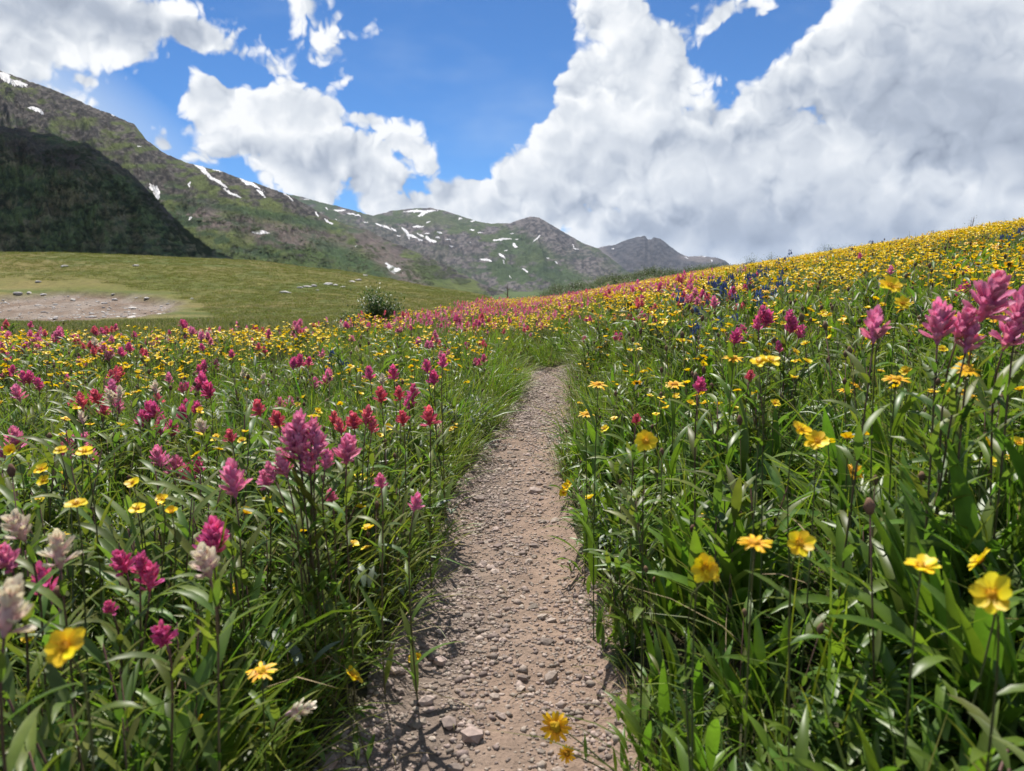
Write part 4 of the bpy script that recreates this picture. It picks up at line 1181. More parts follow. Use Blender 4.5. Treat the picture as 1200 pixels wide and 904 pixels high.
def gn_stuff(name, label, cat, mbs, x, y, z, rot, scl, seed=0, parent=None):
    """one object: points carrying rotation and scale, plants instanced on them"""
    col_ = bpy.data.collections.new(name + '_kinds')
    for i, mb in enumerate(mbs):
        o = bpy.data.objects.new('%s_%02d' % (name, i), mb if isinstance(mb, bpy.types.Mesh) else mb.mesh(name)); col_.objects.link(o)
    me = bpy.data.meshes.new(name); n = len(x); me.vertices.add(n); me.vertices.foreach_set('co', np.c_[x, y, z].astype(np.float32).ravel())
    a = me.attributes.new('rot', 'FLOAT_VECTOR', 'POINT'); a.data.foreach_set('vector', np.asarray(rot, np.float32).ravel())
    a = me.attributes.new('scl', 'FLOAT_VECTOR', 'POINT'); a.data.foreach_set('vector', np.asarray(scl, np.float32).ravel())
    a = me.attributes.new('idx', 'INT', 'POINT'); a.data.foreach_set('value', np.random.default_rng(seed).integers(0, len(mbs), n).astype(np.int32))
    ng = bpy.data.node_groups.new(name, 'GeometryNodeTree')
    ng.interface.new_socket('Geometry', in_out='INPUT', socket_type='NodeSocketGeometry'); ng.interface.new_socket('Geometry', in_out='OUTPUT', socket_type='NodeSocketGeometry')
    N_ = ng.nodes; Lk = ng.links.new; gi = N_.new('NodeGroupInput'); go = N_.new('NodeGroupOutput')
    ip = N_.new('GeometryNodeInstanceOnPoints'); ci = N_.new('GeometryNodeCollectionInfo'); ci.inputs[0].default_value = col_
    ci.inputs['Separate Children'].default_value = True; ci.inputs['Reset Children'].default_value = True

    def na(nm, dt):
        q = N_.new('GeometryNodeInputNamedAttribute'); q.data_type = dt; q.inputs[0].default_value = nm; return q.outputs[0]
    er = N_.new('FunctionNodeEulerToRotation'); Lk(na('rot', 'FLOAT_VECTOR'), er.inputs[0])
    Lk(gi.outputs[0], ip.inputs['Points']); Lk(ci.outputs[0], ip.inputs['Instance']); ip.inputs['Pick Instance'].default_value = True
    Lk(na('idx', 'INT'), ip.inputs['Instance Index']); Lk(er.outputs[0], ip.inputs['Rotation']); Lk(na('scl', 'FLOAT_VECTOR'), ip.inputs['Scale'])
    Lk(ip.outputs[0], go.inputs[0])
    o = link(name, me, parent); md = o.modifiers.new('scatter', 'NODES'); md.node_group = ng
    if parent is None: tag(o, label, cat, kind='stuff')
    else: o['kind'] = 'stuff'
    return o


def zone(x, y, kind):
    p = azpx(x, y)
    if x > path_c(min(y, 6)):
        if y < 2.2: return 'on the near right verge' if p < 850 else 'deep in the near right bank'
        if y < 4: return 'right of path before its bend' if p < 850 else 'low on the yellow right slope'
        if y < 7: return 'beyond the bend of the path' if p < 800 else 'midway up the yellow right slope'
        return 'below the willow bank' if p < 760 else 'high on the yellow right slope'
    if y < 1.6: return 'in near grass left of path' if p > 330 else 'in the near left corner'
    if y < 2.6: return 'behind the big mauve clump' if p > 280 else 'in open grass near left edge'
    if y < 4.5: return 'in the band left of bend' if p > 320 else 'in the yellow band at left'
    return 'at the far left field edge' if p < 440 else 'in the far strip by the bend'


def size_word(s): return 'short' if s < .85 else ('tall' if s > 1.12 else 'middling')


def place(kind, x, y, seed, limit, partlimit=0, hscale=1.0, smallest=.75):
    """nearest ones one by one, the rest as one object"""
    x = np.asarray(x); y = np.asarray(y); order = np.argsort(np.hypot(x, y)); x, y = x[order], y[order]
    z = H(x, y) - .005; rs = np.random.default_rng(seed); n = len(x)
    rot = np.c_[rs.uniform(-.12, .12, n), rs.uniform(-.12, .12, n), rs.uniform(0, 6.28, n)]; s = rs.uniform(smallest, 1.25, n) * hscale
    s = s * np.where(np.abs(x - path_c(y)) - path_w(y) / 2 < .12, .65, 1)
    px, _ = project(x, y, z); vis = (px > -20) & (px < 1220); noun, nice = NOUN.get(kind, ('bluebell_plant', 'blue bellflower'))
    got = 0; rest = np.ones(n, bool); cat = CATS.get(kind, 'blue flower')
    for i in range(n):
        if got >= limit: break
        if not vis[i]: continue
        rest[i] = False; sz = s[i]; lb = '%s %s %s' % (size_word(sz / hscale), nice, zone(x[i], y[i], kind)); gp_ = GROUPS.get(kind, 'blue bellflowers on the slope')
        if got < partlimit and kind in KIND:
            hs = KIND[kind][1]; nh = 1 + int(rs.integers(0, 3)) if kind != 'daisy' else 1 + int(rs.integers(0, 2)); hd = []
            for h in range(nh):
                a = rs.uniform(0, 6.28); r = rs.uniform(.015, .05) if h else rs.uniform(0, .02)
                hd.append(((x[i] + r * math.cos(a), y[i] + r * math.sin(a), z[i] + .26 * sz * rs.uniform(.85, 1.05)), hs * rs.uniform(.85, 1.15), rs.uniform(0, 6.28), R(rs.uniform(3, 40) if kind in ('cinquefoil', 'daisy') else rs.uniform(0, 12)), None))
            plant(kind, hd, (x[i], y[i], z[i]), ('%s with %s %s' % (nice, ('one head', 'two heads', 'three heads')[nh - 1], zone(x[i], y[i], kind))), False, leaves=4)
        else:
            pm = PMESH[kind]; o = link(noun, pm[int(rs.integers(len(pm)))]); o.location = (x[i], y[i], z[i]); o.rotation_euler = rot[i]; o.scale = (sz,) * 3
            tag(o, lb, cat, gp_)
        got += 1
    nearm = rest & (y < 4.5)
    if nearm.sum() > 30 or (~vis & (y < 4.5)).any():
        gn_stuff(kind + '_flowers', 'mass of %s flowers through the near field' % nice, cat, PMESH[kind], x[nearm], y[nearm], z[nearm], rot[nearm], np.c_[s, s, s][nearm], seed)
    farm = rest & ~nearm
    if farm.sum(): gn_stuff('far_%s_flowers' % kind, 'mass of tiny %s flowers farther up the field' % nice, cat, FARM[kind], x[farm], y[farm], z[farm], rot[farm], np.c_[s, s, s][farm], seed + 1)
    print(kind, n, got, int(rest.sum()))


YD = scatter((230, dens_yellow), .62, 36, 1); place('cinquefoil', YD[0], YD[1], 11, 300 - ACC['cinquefoil'], 150)
DD = scatter((40, dens_daisy), 1.2, 16, 2); place('daisy', DD[0], DD[1], 12, 300 - ACC['daisy'], 60)
PD = scatter((150, dens_pink), 1.5, 34, 3); pk = np.random.default_rng(4).random(len(PD[0])); cf = .5 + .9 * fbm(PD[0] * .7, PD[1] * .7, 2, 88)
kk = np.where(pk < .10 + .26 * cf, 0, np.where(pk < .66, 1, 2))
for q, knd in enumerate(('coral', 'magenta', 'mauve')):
    place(knd, PD[0][kk == q], PD[1][kk == q], 20 + q, (72, 95, 55)[q], (40, 50, 30)[q])
CD = scatter((2, dens_cream), 1.4, 9, 5); place('cream', CD[0], CD[1], 31, 18, 12)
BD = scatter((30, dens_blue), 2.5, 13, 6); place('bell', BD[0], BD[1], 33, 200, 0, 1.1)
print('flowers', len(bpy.data.objects), time.time() - T0)


# ---------- broad leaved plants standing on the right bank
def leafy(kind, px, py, d, n, L, label, seed, cat='leafy plant', name='broad_leaf_plant'):
    P = at(px, py, d); x, y = P[0], P[1]; rs = random.Random(seed)
    if px == 0: pass
    e = bpy.data.objects.new(name, None); e.empty_display_size = .02; C.objects.link(e); e.location = (x, y, Hf(x, y)); tag(e, label, cat, 'broad leaved plants without flowers')
    for j in range(n):
        a = j * 2.4 + rs.uniform(-.4, .4); s = L * (.78 if kind == 'broad' else 1) * rs.uniform(.6, 1.15)
        link('leaf', LEAF_ME[kind][j % 3], e, Matrix.Translation((rs.uniform(-.015, .015), rs.uniform(-.015, .015), rs.uniform(-.01, .5 * L) if kind != 'broad' else rs.uniform(-.01, .10))) @ RZ(a) @ Matrix.Rotation(rs.uniform(-.1, .2), 4, 'X') @ Matrix.Scale(s, 4))
    return e


LP = [(832, 560, 1.12, 12, .22, 'tall broad leaves under the lone dark magenta spike'), (875, 560, 1.10, 12, .24, 'cluster of upright leaves below the fringed daisy'), (800, 600, 1.2, 10, .18, 'broad leaves just right of the round yellow flower'),
      (780, 640, 1.15, 10, .15, 'low broad leaves at the foot of the right bank'), (912, 600, 1.2, 9, .20, 'broad leaves behind the yellow flower pair'), (1080, 640, .85, 12, .24, 'long leaves rising under the round orange bud'),
      (1110, 660, .80, 9, .22, 'long leaves between the cupped flower and the bud'), (1190, 640, .72, 10, .27, 'tallest upright leaves at the right edge'), (1150, 600, .9, 9, .2, 'upright leaves below the twin daisy'),
      (985, 700, .85, 9, .15, 'shaded leaves between the tall flower stems'), (735, 840, .93, 10, .10, 'rounded leaves spreading over the near right verge'), (770, 860, .86, 12, .11, 'thick leaves at the bottom right of the path'),
      (830, 860, .78, 12, .13, 'dark broad leaves near the bottom of the right bank'), (760, 780, 1.0, 10, .11, 'small leaves beside the dry twigs at the right verge'), (1040, 860, .66, 12, .15, 'broad leaves at the bottom below the stems'),
      (1140, 860, .62, 12, .17, 'broad leaves in the lower right corner'), (940, 850, .70, 10, .12, 'leaf tuft at the bottom between two grasses'), (880, 740, .9, 10, .14, 'leaves under the tiny yellow flowers'),
      (700, 600, 1.5, 8, .12, 'drooping leaves on the verge by the yellow cluster'), (720, 560, 1.7, 8, .14, 'leaves at the verge beyond the yellow cluster')]
for i, (px, py, d, n, L, lab) in enumerate(LP): leafy('broad', px, py, d, n, L, lab, i)
LG = [(165, 760, .70, 8, .075, 'broad grey green leaves below the magenta pair'), (110, 800, .66, 9, .07, 'grey green leaves in the lower left corner'), (200, 830, .70, 9, .065, 'grey leaves near the bottom left'),
      (290, 820, .78, 8, .06, 'grey leaves under the side on daisy'), (60, 860, .60, 9, .075, 'grey leaves at the very bottom left'), (330, 870, .80, 8, .06, 'grey leaves under the fallen cream paintbrush'), (470, 695, 1.5, 7, .07, 'grey leaf rosette leaning onto the path from the left'), (240, 740, .80, 7, .06, 'grey leaves below the front cream paintbrush'), (30, 770, .62, 8, .07, 'grey leaves left of the large yellow flower')]
for i, (px, py, d, n, L, lab) in enumerate(LG): leafy('grey', px, py, d, n, L, lab, 50 + i, name='grey_leaf_plant')


# ---------- grasses and ground cover: nobody could count them
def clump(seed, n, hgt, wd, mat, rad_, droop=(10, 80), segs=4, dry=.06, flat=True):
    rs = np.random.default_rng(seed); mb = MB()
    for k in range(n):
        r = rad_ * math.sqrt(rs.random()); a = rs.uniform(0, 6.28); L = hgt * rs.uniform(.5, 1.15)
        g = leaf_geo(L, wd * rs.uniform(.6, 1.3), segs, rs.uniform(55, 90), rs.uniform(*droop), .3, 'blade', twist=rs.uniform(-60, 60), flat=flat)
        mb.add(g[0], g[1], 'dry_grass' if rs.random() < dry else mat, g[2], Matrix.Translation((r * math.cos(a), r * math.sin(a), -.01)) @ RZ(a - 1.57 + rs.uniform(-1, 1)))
    return mb


def cover(seed, n, kind, L, rad_, hgt):
    rs = np.random.default_rng(seed); mb = MB()
    for k in range(n):
        r = rad_ * math.sqrt(rs.random()); a = rs.uniform(0, 6.28); M = Matrix.Translation((r * math.cos(a), r * math.sin(a), rs.uniform(0, hgt))) @ RZ(rs.uniform(0, 6.28)) @ Matrix.Rotation(rs.uniform(-.5, .4), 4, 'X') @ Matrix.Scale(L * rs.uniform(.6, 1.3), 4)
        mb.merge(LEAF_MB[kind][k % 3], M)
    return mb


def fern(seed, n):
    rs = np.random.default_rng(seed); mb = MB()
    for k in range(n):
        L = rs.uniform(.09, .16); a = rs.uniform(0, 6.28); e0 = rs.uniform(50, 85); dr = rs.uniform(10, 50); M = Matrix.Translation((rs.uniform(-.04, .04), rs.uniform(-.04, .04), 0)) @ RZ(a)
        g = leaf_geo(L, .003, 5, e0, dr, 0, 'blade', flat=True); mb.add(g[0], g[1], 'fern_leaf', g[2], M); mid = (g[0][0::2] + g[0][1::2]) / 2
        for j in range(14):
            t = .15 + .82 * j / 14; q = t * 5; i0 = min(int(q), 4); c = mid[i0] * (1 - q + i0) + mid[i0 + 1] * (q - i0); ln = .022 * math.sin(math.pi * (.15 + .8 * t))
            for sg in (-1, 1):
                V = np.array([c, c + [sg * ln * .5, ln * .25, .002], c + [sg * ln, ln * .5, .0], c + [sg * ln * .5, -.001, .0]]); mb.add(V, [(0, 1, 2, 3)], 'fern_leaf', t, M)
    return mb


def sway(n, rs, k=.2): return np.c_[rs.uniform(-k, k, n), rs.uniform(-k, k, n), rs.uniform(0, 6.28, n)]


def vegetate(name, label, mbs, d, rmin, rmax, seed, s0=.7, s1=1.3, half=.85, cat='grass', k=.2, margin=.5, verge=.55):
    x, y, rs = scatter(d, rmin, rmax, seed, half); kp = inpath(x, y, margin) | (rs.random(len(x)) < 0); x, y = x[kp], y[kp]; n = len(x); s = rs.uniform(s0, s1, n)
    edge = np.clip((np.abs(x - path_c(y)) - path_w(y) / 2) / .16, 0, 1); edge = np.where(y > 7, 1, edge); s = s * (verge + (1 - verge) * edge)
    gn_stuff(name, label, cat, mbs, x, y, H(x, y) - .004, sway(n, rs, k), np.c_[s, s, s * rs.uniform(.8, 1.2, n)], seed); print(name, n)


fine = [clump(200 + i, 46, .24, .0038, 'grass', .06) for i in range(5)]
lush = [clump(210 + i, 30, .25, .0075, 'lush_grass', .05, (15, 90), 5, .03, False) for i in range(5)]
shortg = [clump(220 + i, 60, .09, .0035, 'grass', .09, (20, 100), 3, .18) for i in range(4)]
farg = [clump(230 + i, 70, .22, .010, 'grass', .16, (10, 60), 2, .05) for i in range(4)]
meadg = [clump(240 + i, 60, .10, .012, 'turf_grass', .28, (10, 60), 2, .22) for i in range(4)]
def F_(f): return lambda x, y, p: f(x, y, p) * infield(x, y, p)
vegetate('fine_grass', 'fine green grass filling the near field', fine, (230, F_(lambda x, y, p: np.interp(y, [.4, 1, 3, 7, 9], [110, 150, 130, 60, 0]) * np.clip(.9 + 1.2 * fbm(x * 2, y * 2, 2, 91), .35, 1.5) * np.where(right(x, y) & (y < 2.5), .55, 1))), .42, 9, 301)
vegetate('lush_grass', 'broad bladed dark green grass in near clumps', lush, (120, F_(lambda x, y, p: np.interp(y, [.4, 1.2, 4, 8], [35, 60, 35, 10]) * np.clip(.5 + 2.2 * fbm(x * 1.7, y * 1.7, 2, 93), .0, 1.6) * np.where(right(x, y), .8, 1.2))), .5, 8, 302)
vegetate('verge_grass', 'short sparse grass creeping on the path edges', shortg, (150, F_(lambda x, y, p: 130 * np.exp(-((np.abs(x - path_c(y)) - path_w(y) * .56) / .09) ** 2) * (y < 7) + 8)), .6, 7.5, 303, .4, 1.0, margin=.47, verge=.5)
vegetate('field_grass', 'green grass between the flowers of the far field', farg, (60, F_(lambda x, y, p: np.interp(y, [5, 8, 14, 36], [0, 45, 34, 16]))), 5, 36, 304, .8, 1.3)
vegetate('meadow_turf', 'short olive turf of the meadow behind the flowers', meadg, (26, lambda x, y, p: (1 - infield(x, y, p)) * (p < 640) * np.interp(y, [5, 8, 20, 34, 62], [22, 24, 22, 16, 9]) * (((p - 70) / 175) ** 2 + ((y - 33.5 + .012 * (p - 70)) / 10.5) ** 2 + .5 * fbm(x * .5, y * .3, 3, 41) > 1)), 5, 66, 305, .6, 1.2)
lowc = [cover(250 + i, 26, 'small', .045, .09, .07) for i in range(4)]; greyc = [cover(260 + i, 26, 'grey', .042, .09, .15) for i in range(3)]; broadc = [cover(270 + i, 12, 'broad', .12, .05, .09) for i in range(4)]
ferns = [fern(280 + i, 9) for i in range(4)]
vegetate('ground_cover', 'small green leaves low in the near field', lowc, (110, F_(lambda x, y, p: np.interp(y, [.4, 2, 6, 8], [70, 60, 25, 0]))), .4, 8, 306, .7, 1.4, cat='ground cover')
vegetate('grey_ground_cover', 'grey green leaves low at the left', greyc, (60, F_(lambda x, y, p: np.where(right(x, y), 8, np.interp(y, [.4, 1.2, 3, 5], [60, 34, 9, 0])))), .4, 5, 307, .6, 1.2, cat='ground cover')
vegetate('broad_leaf_cover', 'upright broad leaves in the right bank', broadc, (110, F_(lambda x, y, p: np.where(right(x, y), np.interp(y, [.4, 1, 2, 4, 7], [70, 105, 80, 30, 6]), np.interp(y, [.4, 3], [6, 2])))), .45, 7, 308, .7, 1.3, cat='ground cover')
vegetate('feathery_cover', 'feathery leaves in the shade of the right bank', ferns, (60, F_(lambda x, y, p: np.where(right(x, y), np.interp(y, [.4, 1, 2, 4], [40, 35, 20, 0]), 8))), .45, 4, 309, .7, 1.3, cat='ground cover')


def leafy_stems(seed, n=4):
    rs = np.random.default_rng(seed); mb = MB()
    for s_ in range(n):
        b0 = np.array([rs.uniform(-.04, .04), rs.uniform(-.04, .04), 0]); top = b0 + [rs.uniform(-.04, .04), rs.uniform(-.04, .04), rs.uniform(.16, .26)]
        mb.merge(one(tube_geo([b0, (b0 + top) / 2, top], [.0018, .0015, .001], 4), 'brush_stem'))
        for j in range(15):
            t = (j + rs.random()) / 15; mb.merge(LEAF_MB['brush'][j % 3], Matrix.Translation(b0 * (1 - t) + top * t) @ RZ(j * 2.4 + rs.uniform(-.4, .4)) @ Matrix.Rotation(rs.uniform(-.2, .2), 4, 'X') @ Matrix.Scale(rs.uniform(.05, .085), 4))
    return mb


vegetate('leafy_stems', 'leafy flowerless stems standing among the near grass', [leafy_stems(400 + i) for i in range(5)], (130, F_(lambda x, y, p: np.where(right(x, y), np.interp(y, [.4, 1.5, 5], [20, 25, 10]), np.interp(y, [.4, 1.2, 1.9, 2.8, 6], [80, 100, 70, 25, 8]) * np.clip(.8 + 1.5 * fbm(x * 2.2, y * 2.2, 2, 94), .2, 1.5)))), .42, 6, 311, .75, 1.25, cat='leafy stems')


def seedhead(seed):
    rs = np.random.default_rng(seed); mb = MB(); top = np.array([rs.uniform(-.03, .03), rs.uniform(-.03, .03), .27])
    mb.merge(one(tube_geo([(0, 0, 0), top * .5, top], [.0012, .001, .0008], 4), 'brush_stem'))
    V, F, T = tube_geo([top, top + [0, 0, .008], top + [0, 0, .016]], [.003, .006, .002], 6); mb.add(V, F, 'brown_seed', T)
    for j in range(4): mb.merge(LEAF_MB['brush'][j % 3], Matrix.Translation(top * rs.uniform(.2, .8)) @ RZ(rs.uniform(0, 6.28)) @ Matrix.Scale(.05, 4))
    return mb


thatch = [clump(480 + i, 34, .07, .0028, 'dry_grass', .07, (40, 130), 3, 1) for i in range(3)]
vegetate('dry_thatch', 'pale dead grass lying along the path edges', thatch, (120, F_(lambda x, y, p: 95 * np.exp(-((np.abs(x - path_c(y)) - path_w(y) * .52) / .06) ** 2) * (y < 6) * np.clip(.4 + 2 * fbm(x * 3, y * 3, 3, 99), 0, 1.2) + 3)), .6, 6.5, 312, .4, 1.1, margin=.42, k=.6)
vegetate('seed_heads', 'thin brown stems with spent seed heads', [seedhead(i) for i in range(4)], (40, F_(lambda x, y, p: np.interp(y, [.6, 1.2, 3, 8], [4, 26, 26, 8]))), .8, 8, 310, .7, 1.15, cat='seed heads')

# dry twigs and straws lying on the path
TW = [(445, 780, 55, 60), (433, 830, 35, 120), (540, 830, 60, 40), (500, 810, 45, 15), (610, 810, 30, -40), (695, 788, 55, 5), (720, 775, 40, -30), (460, 885, 30, 60), (530, 850, 25, 70), (485, 880, 50, -20), (555, 700, 25, 20), (668, 845, 45, -15), (700, 830, 50, 30), (640, 720, 25, 10), (600, 650, 30, -25), (620, 600, 22, 35), (590, 690, 22, 60), (455, 800, 28, 35)]
for (px, py, lp, a) in TW:
    r0 = ray(px, py); tt = (CAMH + .02) / -r0[2]; x, y = r0[0] * tt, r0[1] * tt; L = lp / FPX * y; z = path_z(x, y) + .004
    g = tube_geo([(-L / 2, 0, .001), (-L * .1, L * .05, .005), (L * .2, L * .02, .004), (L / 2, -L * .04, .0)], [.0007, .0009, .0009, .0006], 4)
    link('twig', one(g, 'dry_grass').mesh('twig'), path, Matrix.Translation((x, y, z)) @ RZ(R(-a)))


# ---------- shrubs, willow bank, rocks, snag
def shrub_mb(seed, w_, h_, n, leaf=.045, mat='shrub_leaf', k=14):
    rs = np.random.default_rng(seed); fo = MB(); br_ = MB(); LV = leaf_geo(1, .38, 2, 40, 30, .2, 'lance')
    tips = []
    for i in range(k):
        a = rs.uniform(0, 6.28); r = rs.uniform(.15, 1) * w_ / 2; top = np.array([r * math.cos(a), r * math.sin(a), h_ * rs.uniform(.55, 1.0) * (1.1 - .45 * r / (w_ / 2))])
        pts = [np.zeros(3), top * [.35, .35, .5], top]; V, F, T = tube_geo(pts, [.012 * h_, .008 * h_, .003 * h_], 4); br_.add(V, F, 'bark', T); tips.append(top)
    for i in range(n):
        c = tips[rs.integers(k)]; t = rs.uniform(.25, 1.05); p = c * [t, t, t ** .8] + rs.normal(0, .10 * h_, 3) * [1.2, 1.2, .8]; p[2] = max(p[2], .02)
        M = Matrix.Translation(p) @ RZ(rs.uniform(0, 6.28)) @ Matrix.Rotation(rs.uniform(-.8, .8), 4, 'X') @ Matrix.Scale(leaf * rs.uniform(.6, 1.3), 4); fo.add(LV[0], LV[1], mat, LV[2], M)
    return fo, br_


def shrub(px, py, d, w_, h_, n, label, seed, leaf=.05, name='shrub'):
    P = at(px, py, d); x, y = P[0], P[1]; fo, br_ = shrub_mb(seed, w_, h_, n, leaf)
    e = bpy.data.objects.new(name, None); e.empty_display_size = .1; C.objects.link(e); e.location = (x, y, Hf(x, y) - .02); tag(e, label, 'shrub')
    link('foliage', fo.mesh('foliage'), e); link('branch', br_.mesh('branch'), e); return e


shrub(440, 375, 9.6, .62, .60, 4200, 'dark green bush standing alone at the edge of the flowers', 1, .04)
shrub(412, 372, 9.9, .35, .42, 260, 'low tuft of a bush just left of the lone bush', 2, .04)
def crest_d(px):                        # how far off the ground makes the skyline in this direction
    yy = np.linspace(8, 31, 120); k = (px - 600) / 882; return float(yy[np.argmax((H(k * yy, yy) - CAMH) / yy)])


for (px, w_, h_, n, lab, sd) in ((970, 1.1, .72, 1000, 'bush on the crest of the right slope, left of its highest part', 3), (1000, .8, .52, 500, 'low bush right beside the crest bush', 4),
                                 (905, 1.0, .70, 800, 'bush on the skyline where the right slope meets the sky', 5), (880, .9, .66, 700, 'bush left of the others on the slope skyline', 6), (930, .7, .52, 400, 'small bush between the skyline bushes', 9),
                                 (1136, .3, .75, 120, 'tall single weed on the skyline near the right edge', 10)):
    shrub(px, 288, crest_d(px), w_, h_, n, lab, sd, .04)
shrub(700, 398, 6.3, .45, .18, 600, 'leafy dark shrub where the path bends out of sight', 7, .03)
shrub(645, 405, 7.0, .6, .2, 700, 'low green shrub hiding the path beyond its bend', 8, .03)
wil = []
for i in range(4):
    fo, br_ = shrub_mb(20 + i, 1.6, .9, 420, .085, 'willow_leaf'); fo.merge(br_); wil.append(fo)
x, y, rs = scatter((1.6, lambda x, y, p: 1.6 * sstep(600, 622, p) * sstep(905, 870, p) * sstep(33, 38, y) * sstep(62, 52, y)), 33, 62, 401)
gn_stuff('willow_thicket', 'low green willow thicket on the bank beyond the flowers', 'willow thicket', wil, x, y, H(x, y) - .08, sway(len(x), rs, .1), np.c_[(s_ := rs.uniform(.55, 1.0, len(x))), s_, s_ * rs.uniform(.6, 1.0, len(x))], 9); print('willows', len(x))
def on_slope(lab, n, smin, smax, seed, cond, name, label, mbs, cat):
    V, F, o = MT[lab]; px, py = project(V[:, 0], V[:, 1], V[:, 2]); m = fbm(px * .05 + seed, py * .13, 4, 600 + seed)
    sel = np.where(cond(px, py, m) & (px > -60) & (px < 1260))[0]; rs = np.random.default_rng(seed); k = rs.choice(sel, min(n, len(sel)), replace=False); s = rs.uniform(smin, smax, len(k))
    gn_stuff(name, label, cat, mbs, V[k, 0], V[k, 1], V[k, 2] - .15 * s, sway(len(k), rs, .1), np.c_[s, s, s * .8], seed); print(name, len(k))


LA, LB = 'dark near ridge in cloud shadow behind the meadow at left', 'long rocky mountain ridge with snow streaks falling to the right'
on_slope(LA, 2600, 1.0, 2.8, 5, lambda px, py, m: (m > .02) & (py > 175) & (py < 300), 'ridge_scrub', 'dark low scrub spread over the shaded near ridge', wil, 'scrub')
on_slope(LB, 3000, 2.0, 5.0, 6, lambda px, py, m: (m > .10) & (py > np.interp(px, [0, 200, 345, 430, 600], [240, 235, 262, 285, 335])), 'slope_scrub', 'dark green scrub patches low on the long mountain', wil, 'scrub')


def fir(px, py, h, lab, seed):
    rs = np.random.default_rng(seed); hit, nrm, fi, dist = bvh.ray_cast(Vector((0, 0, CAMH)), Vector(ray(px, py)).normalized())
    if hit is None: return
    e = bpy.data.objects.new('fir_tree', None); C.objects.link(e); e.location = hit; tag(e, lab, 'tree', 'small firs on the ridge'); cr = MB()
    for k in range(60):
        t = k / 60; z = h * (.12 + .86 * t); L = h * .26 * (1 - t) * rs.uniform(.7, 1.2) + .1; g = leaf_geo(L, L * .5, 2, -5, 25, .2, 'lance')
        cr.add(g[0], g[1], 'shrub_leaf', g[2], Matrix.Translation((0, 0, z)) @ RZ(k * 2.4))
    link('crown', cr.mesh('crown'), e); link('trunk', one(tube_geo([(0, 0, -.5), (0, 0, h * .5), (0, 0, h)], [h * .03, h * .02, h * .004], 5), 'bark').mesh('trunk'), e)


for i, (px, py, h, lab) in enumerate(((243, 292, 3.2, 'small fir on the skyline end of the dark ridge'), (236, 287, 2.6, 'second small fir just up the dark ridge edge'), (205, 262, 2.6, 'lone fir halfway down the dark ridge edge'), (228, 298, 2.6, 'fir below the ridge end in the shade'), (252, 298, 2.4, 'lowest fir at the foot of the dark ridge'))): fir(px, py, h, lab, i)
# thin dead snag in the dip
P = at(594, 345, 42); xs, ys = P[0], P[1]; zs = Hf(xs, ys); mb = MB()
V, F, T = tube_geo([(0, 0, -.1), (.02, 0, .4), (.05, 0, .9), (.02, 0, 1.3)], [.05, .045, .03, .012], 6); mb.add(V, F, 'bark', T)
sn = link('dead_tree', None, loc=(xs, ys, zs)); tag(sn, 'thin dead snag in the dip where the meadow meets the slope', 'dead tree'); link('trunk', mb.mesh('trunk'), sn)
for (z0, dx, dz) in ((.5, .25, .2), (.7, -.22, .2), (.95, .16, .18), (1.05, -.12, .15)):
    link('limb', one(tube_geo([(.03, 0, z0), (.03 + dx * .6, 0, z0 + dz * .4), (.03 + dx, .03, z0 + dz)], [.018, .012, .005], 4), 'bark').mesh('limb'), sn)
BO = [stone_mb(300 + i, 'boulder', 2, .6) for i in range(6)]; BM = [b.mesh('boulder', False) for b in BO]
RK = [(334, 344, .42, 'large pale boulder at the left end of the rock line'), (352, 338, .30, 'boulder second in the rock line'), (360, 337, .34, 'long pale boulder in the rock line'), (368, 336, .3, 'flat boulder in the middle of the rock line'), (385, 334, .36, 'pale boulder under the dry crest'), (393, 335, .28, 'boulder touching the pale one under the crest'),
      (402, 337, .22, 'small boulder right of the pale pair'), (412, 331, .3, 'upper boulder near the brown crest'), (420, 329, .3, 'upper right boulder near the brown crest'), (428, 324, .24, 'small dark boulder on the brown crest'), (372, 341, .2, 'small boulder below the rock line'),
      (523, 337, .3, 'lone boulder on the far right of the meadow'), (76, 313, .3, 'white rock on the upper meadow'), (159, 312, .25, 'second white rock on the upper meadow'), (45, 331, .28, 'pale rock near the faint track'), (20, 345, .30, 'slab at the left rim of the bare scar'), (34, 344, .26, 'slab second on the rim of the bare scar'), (50, 346, .24, 'stone on the rim of the bare scar'),
      (85, 352, .26, 'stone inside the bare scar'), (122, 356, .24, 'lone stone at the centre of the bare scar'), (155, 362, .34, 'pale slab low in the bare scar'), (135, 352, .24, 'stone near the right rim of the bare scar'), (225, 351, .2, 'small stone right of the bare scar'), (172, 350, .22, 'stone at the right rim of the bare scar')]
bvg = BVHTree.FromObject(ground, bpy.context.evaluated_depsgraph_get())
for i, (px, py, s, lab) in enumerate(RK):
    hit, nrm, fi, dist = bvg.ray_cast(Vector((0, 0, CAMH)), Vector(ray(px, py)).normalized())
    if hit is None or dist > 110: print('no rock', px, py); continue
    s *= dist / 52.
    o = link('boulder', BM[i % 6]); o.location = hit + Vector((0, 0, s * .12)); o.rotation_euler = (0, 0, i * 1.7); o.scale = (s, s * .8, s * .62); tag(o, lab, 'boulder', 'pale boulders in the meadow')
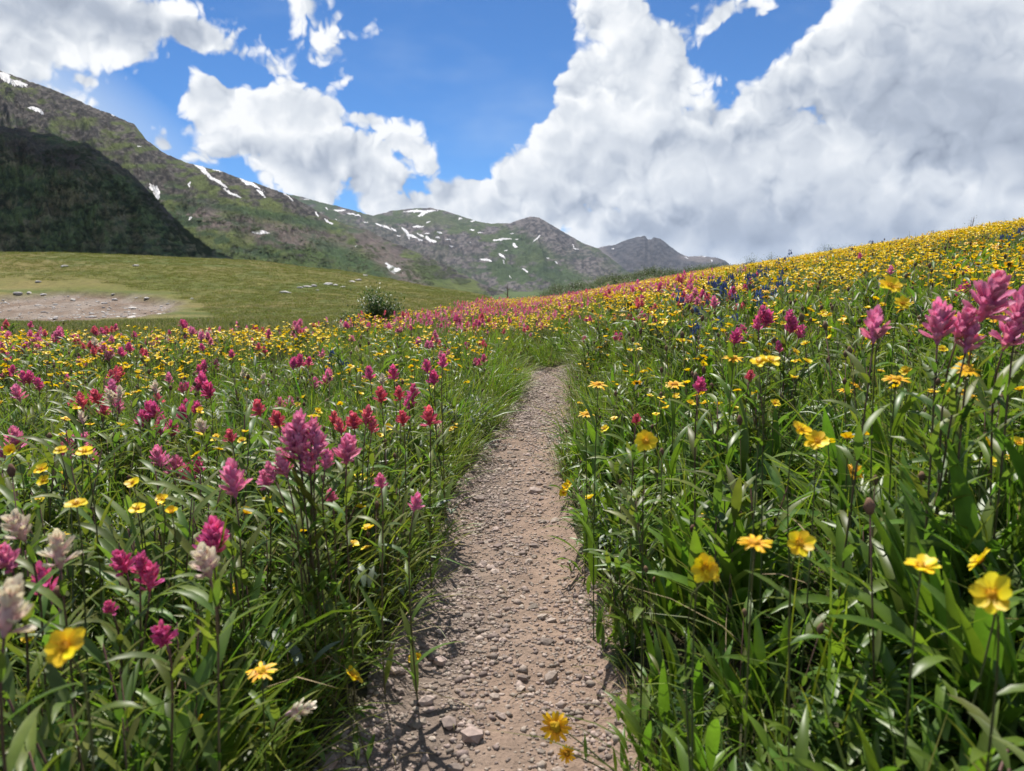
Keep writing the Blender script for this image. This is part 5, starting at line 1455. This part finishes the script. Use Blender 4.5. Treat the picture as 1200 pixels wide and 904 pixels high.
# litter of little stones in the scar and along the faint track
V_ = np.c_[gx, gy]; sel = np.where(scar > .5)[0]; rs = np.random.default_rng(8)
if len(sel):
    k = rs.choice(sel, min(520, len(sel)), replace=False); s = .05 * rs.lognormal(0, .5, len(k))
    gn_stuff('scar_stones', 'small pale stones littering the bare scar', 'stones', BO, gx[k] + rs.normal(0, .1, len(k)), gy[k] + rs.normal(0, .1, len(k)), gz[k] + .01, sway(len(k), rs), np.c_[s, s, s * .6], 10)
# look-alikes that share a label are told apart by row and order
ORD = ('leftmost', 'second from left', 'third from left', 'fourth from left', 'fifth from left', 'sixth from left', 'seventh from left', 'eighth from left', 'ninth from left', 'tenth from left')
by = {}
for o in C.objects:
    if o.parent is None and o.get('group') and o.get('label'): by.setdefault((o['label'], o['group']), []).append(o)
for (lb, g), os_ in by.items():
    n = len(os_)
    if n < 2 or n > 60: continue
    pr = lambda o: 600 + 882 * o.location.x / max(o.location.y, .3)
    if n <= 10: rows = [('', os_)]
    else:
        os_.sort(key=lambda o: o.location.y); nr = -(-n // 10); k = -(-n // nr)
        nm = ('nearest row', 'second row', 'third row', 'fourth row', 'fifth row', 'sixth row'); rows = [(nm[i] + ', ', os_[i * k:(i + 1) * k]) for i in range(nr)]
    for rn, ro in rows:
        ro = sorted(ro, key=pr)
        for i, o in enumerate(ro): o['label'] = '%s, %s%s' % (lb, rn, ORD[i])
print('objects', len(bpy.data.objects), 'time', time.time() - T0)
HAZE = True
if HAZE:
    bx0, bx1, by0, by1, bz0, bz1 = -15000, 15000, -15000, 15000, -90, 470
    Vh = [(a, b, c) for a in (bx0, bx1) for b in (by0, by1) for c in (bz0, bz1)]
    me = bpy.data.meshes.new('haze'); me.from_pydata(Vh, [], [(0, 1, 3, 2), (4, 6, 7, 5), (0, 4, 5, 1), (2, 3, 7, 6), (0, 2, 6, 4), (1, 5, 7, 3)]); 
    m, t, o = newmat('haze_air'); pv = t.new('ShaderNodeVolumePrincipled'); pv.inputs['Color'].default_value = (.62, .76, .98, 1); pv.inputs['Density'].default_value = .00005; pv.inputs['Anisotropy'].default_value = 0
    t.put(o.inputs['Volume'], pv.outputs[0]); me.materials.append(m); hz = link('haze', me); tag(hz, 'thin blue mountain air', 'haze', kind='stuff')
